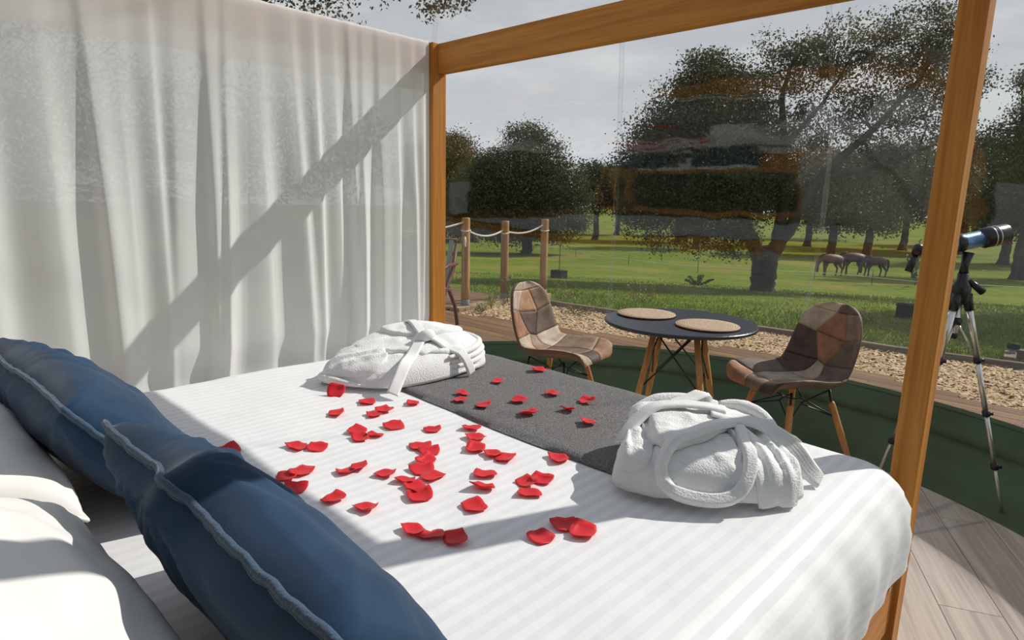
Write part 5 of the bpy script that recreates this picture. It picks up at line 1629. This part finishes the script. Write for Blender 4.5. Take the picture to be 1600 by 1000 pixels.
# grazing horses ----------------------------------------------------
def horse(label, loc, heading, mat, scale, head_down=1.0, seed=0, leg_shift=0.0):
    root = empty('horse', loc, heading)
    root.scale = (scale,)*3
    tag(root, label, 'horse', 'grazing horses')
    # joints: name -> (x forward, y left, z up, radius)
    P = []; E = []; R = []
    def add(p, r, parent=None):
        P.append(p); R.append(r)
        if parent is not None: E.append((parent, len(P)-1))
        return len(P)-1
    pelvis = add((-0.50, 0, 1.18), 0.27)
    barrel = add((-0.12, 0, 1.12), 0.31, pelvis)
    chest = add((0.28, 0, 1.13), 0.30, barrel)
    neck0 = add((0.55, 0, 1.16), 0.21, chest)
    nx, nzv = (0.86, 0.80) if head_down > 0.5 else (0.85, 1.05)
    neck1 = add((0.75, 0, (1.16+nzv)/2+0.06), 0.155, neck0)
    poll = add((nx+0.04, 0, nzv-0.10), 0.115, neck1)
    if head_down > 0.5:
        jaw = add((nx+0.02, 0, nzv-0.30), 0.115, poll); muz = add((nx+0.00, 0, nzv-0.56), 0.07, jaw)
    else:
        jaw = add((nx+0.16, 0, nzv-0.22), 0.11, poll); muz = add((nx+0.30, 0, nzv-0.42), 0.065, jaw)
    for s in (-1, 1):
        f = leg_shift*s
        sh = add((0.34+f*0.2, s*0.15, 0.92), 0.13, chest); el = add((0.33+f*0.5, s*0.15, 0.72), 0.085, sh); kn = add((0.36+f, s*0.15, 0.46), 0.055, el)
        fe = add((0.34+f*1.1, s*0.15, 0.14), 0.040, kn); ho = add((0.38+f*1.15, s*0.15, 0.03), 0.055, fe)
        hp = add((-0.52-f*0.2, s*0.16, 0.95), 0.18, pelvis); st = add((-0.44-f*0.5, s*0.17, 0.74), 0.115, hp); hk = add((-0.64-f, s*0.17, 0.50), 0.06, st)
        ff = add((-0.60-f*1.1, s*0.17, 0.14), 0.042, hk); hh = add((-0.55-f*1.1, s*0.17, 0.03), 0.056, ff)
    dock = add((-0.74, 0, 1.22), 0.09, pelvis)
    me = bpy.data.meshes.new('body')
    me.from_pydata(P, E, []); me.update()
    o = link('body', me, None, root)
    sk = o.modifiers.new('skin', 'SKIN')
    for i, d in enumerate(me.skin_vertices[0].data):
        d.radius = (R[i], R[i]); d.use_root = (i == 0)
    o.modifiers.new('sub', 'SUBSURF').levels = 1
    dg = bpy.context.evaluated_depsgraph_get()
    me2 = bpy.data.meshes.new_from_object(o.evaluated_get(dg))
    o.modifiers.clear(); o.data = me2
    me2.materials.clear(); me2.materials.append(mat)
    me2.polygons.foreach_set('use_smooth', np.ones(len(me2.polygons), dtype=bool))
    MB().tube([(-0.76, 0, 1.22), (-0.87, 0, 1.10), (-0.90, 0.01, 0.80), (-0.87, 0.0, 0.42)], [0.05, 0.07, 0.085, 0.03], 8).build('tail', M_mane, root, True)
    mn = MB(); mn.tube([(0.40, 0, 1.42), (0.58, 0, 1.36), (0.78, 0, (1.16+nzv)/2+0.20), (nx+0.10, 0, nzv-0.02)], [0.03, 0.055, 0.06, 0.03], 8)
    mn.build('mane', M_mane, root, True)
    for s in (-1, 1):
        MB().tube([(nx+0.06, s*0.06, nzv+0.0), (nx+0.10, s*0.085, nzv+0.11)], [0.035, 0.006], 6).build('ear', mat, root, True)
# image-left is the heading of the first and third, their feet on the slope
horse('bay horse grazing, leftmost of the three by the fence tape', (-10.3, 38.9, float(tz(-10.3, 38.9))), math.atan2(-0.78, -0.62), M_horse, 0.98, 1.0, 1, 0.05)
horse('dark bay horse in the middle of the three grazing horses', (-9.9, 41.8, float(tz(-9.9, 41.8))), math.atan2(-0.70, -0.70), M_horse2, 1.05, 0.0, 2, 0.10)
horse('dark horse on the right of the three with a long hanging tail', (-8.6, 41.6, float(tz(-8.6, 41.6))), math.atan2(-0.66, -0.75), M_horse2, 0.92, 1.0, 3, 0.08)

def fence():
    pts = [(-36, 40.5), (-26, 36), (-16.5, 31.3), (-11.5, 33.2), (-9.0, 34.6), (-4.2, 32.5), (-0.6, 34.6), (5, 36)]
    r = empty('tape_fence', (pts[2][0], pts[2][1], float(tz(*pts[2]))))
    tag(r, 'low white electric tape fence on thin stakes across the meadow', 'fence')
    o = Vector(r.location)
    tp = []
    dense = []
    for a, b in zip(pts[:-1], pts[1:]):
        for t in np.linspace(0, 1, 5)[:-1]:
            dense.append((a[0]+(b[0]-a[0])*t, a[1]+(b[1]-a[1])*t))
    for x, y in dense:
        tp.append(Vector((x, y, float(tz(x, y))+0.42)) - o)
    MB().tube(tp, 0.013, 5).build('tape', M_tape, r, True)
    for x, y in dense[::3]:
        MB().tube([Vector((x, y, float(tz(x, y))-0.1))-o, Vector((x, y, float(tz(x, y))+0.75))-o], 0.016, 5).build('stake', M_darkbox, r, True)
fence()

def small_outdoor():
    # little lamp box on a stake, valve box, bollard
    x, y = -13.76, 17.45; z = float(tz(x, y))
    r = empty('feeder_box', (x, y, z)); tag(r, 'small dark box on the lawn with a thin rod behind the left chair', 'box')
    MB().box((-0.28, -0.2, 0), (0.28, 0.2, 0.36)).build('case', M_darkbox, r, bevel=0.02)
    MB().tube([(0, 0, 0.3), (0.02, 0, 1.35)], 0.014, 6).build('rod', M_darkbox, r, True)
    x, y = 0.26, 8.41; z = float(tz(x, y))
    r = empty('valve_box', (x, y, z)); tag(r, 'dark square box on the grass beside the right bed post', 'box')
    MB().box((-0.12, -0.1, 0), (0.12, 0.1, 0.20)).build('case', M_darkbox, r, bevel=0.01)
    MB().box((-0.13, -0.11, 0.20), (0.13, 0.11, 0.22)).build('lid', M_darkbox, r, bevel=0.006)
    r = empty('garden_bollard', (1.77, 5.32, -0.08)); tag(r, 'short dark garden bollard light at the lawn edge, far right', 'lamp')
    MB().lathe([(0.026, 0), (0.026, 0.16), (0.001, 0.16)], 14).build('stem', M_grey, r, True)
    MB().lathe([(0.046, 0.155), (0.05, 0.16), (0.05, 0.195), (0.044, 0.205), (0.001, 0.207)], 16).build('cap', M_darkbox, r, True)
    # weeds by the posts and bushy tufts
    def weed(x, y, z, h, n, mat, name, lb, spread=0.1, leaf=0.02):
        g = np.random.default_rng(int(abs(x*1000+y*77)))
        rt = empty(name, (x, y, z)); tag(rt, lb, 'plant')
        mb = MB(); pos = []
        for s in range(7):
            e = Vector((g.normal()*spread, g.normal()*spread, h*g.uniform(0.6, 1)))
            mb.tube([Vector((0, 0, 0)), e*0.5 + Vector((0, 0, h*0.08)), e], [0.004, 0.003, 0.0015], 5)
            for q in range(n//7):
                f = g.uniform(0.2, 1); p = e*f
                pos.append((p.x+g.normal()*0.02, p.y+g.normal()*0.02, p.z+g.normal()*0.02))
        mb.build('stem', mat, rt, True)
        V, F = leaf_quads(np.array(pos), leaf, 0.2, g)
        lf = link('leaves', fast_mesh('leaves', V, F), mat, rt); lf['kind'] = 'stuff'
    weed(-3.30, 3.86, -0.02, 0.42, 90, M_weed, 'weed', 'green weed climbing at the foot of the middle rope post', 0.03, 0.022)
    weed(-3.18, 3.45, -0.03, 0.26, 70, M_weed, 'weed', 'straggly yellow-green weed on the sill between the posts', 0.10, 0.02)
    weed(-3.08, 3.20, -0.04, 0.16, 60, M_weed, 'weed', 'low weed spreading over the chips at the end of the sill', 0.14, 0.02)
    weed(-2.3, 4.0, -0.04, 0.12, 80, M_weed, 'weed', 'low green weed patch in the chips right of the left chair', 0.22, 0.02)
    weed(-3.0, 6.6, float(tz(-3.0, 6.6)), 0.35, 110, M_dry, 'dry_weed', 'reddish dry weed on the lawn behind the table', 0.25, 0.02)
    weed(-3.9, 5.9, float(tz(-3.9, 5.9)), 0.32, 90, M_dry, 'dry_weed', 'reddish dry weed on the lawn behind the left chair', 0.2, 0.02)
    weed(-9.74, 21.33, float(tz(-9.74, 21.33)), 0.42, 620, M_blade, 'grass_tuft', 'bright green tuft on the meadow left of the great oak trunk', 0.5, 0.06)
    # drooping leafy twigs under the great oak and a young sapling by the telescope
    weed(0.4, 36.5, float(tz(0.4, 36.5)), 2.4, 160, M_leaf, 'sapling', 'thin young tree on the meadow right of the telescope', 0.35, 0.09)
    weed(-5.2, 36.0, float(tz(-5.2, 36.0)), 2.6, 200, M_leaf, 'sapling', 'leafy sapling right of the horses', 0.5, 0.10)
small_outdoor()

# lawn blades near the edging (too many to count)
def blades():
    n = 52000
    d = 4.6 + 20*rng.uniform(0, 1, n)**1.7
    an = np.radians(rng.uniform(-4, 54, n))
    x = 1.6 - np.sin(an)*d*1.05; y = -0.6 + np.cos(an)*d + 0.9
    ey = np.interp(x, [p[0] for p in EDGE], [p[1] for p in EDGE])
    keep = (y > ey + 0.06) & ~((x < -3.4) & (y < 4.5))
    x = x[keep]; y = y[keep]; n = len(x)
    z = tz(x, y) - 0.01
    h = rng.uniform(0.03, 0.085, n); a = rng.uniform(0, PI, n); wd = rng.uniform(0.006, 0.014, n)*(1 + np.clip((y-8)/8, 0, 1.5))
    lx = rng.normal(size=n)*0.03; ly = rng.normal(size=n)*0.03
    A = np.stack([x-np.cos(a)*wd, y-np.sin(a)*wd, z], -1); B = np.stack([x+np.cos(a)*wd, y+np.sin(a)*wd, z], -1); T = np.stack([x+lx, y+ly, z+h], -1)
    V = np.stack([A, B, T], 1).reshape(-1, 3)
    o = link('lawn_blades', fast_mesh('lawn_blades', V, np.arange(3*n).reshape(n, 3)), M_blade)
    tag(o, 'short grass blades on the lawn beyond the wood chips', 'grass', kind='stuff')
blades()
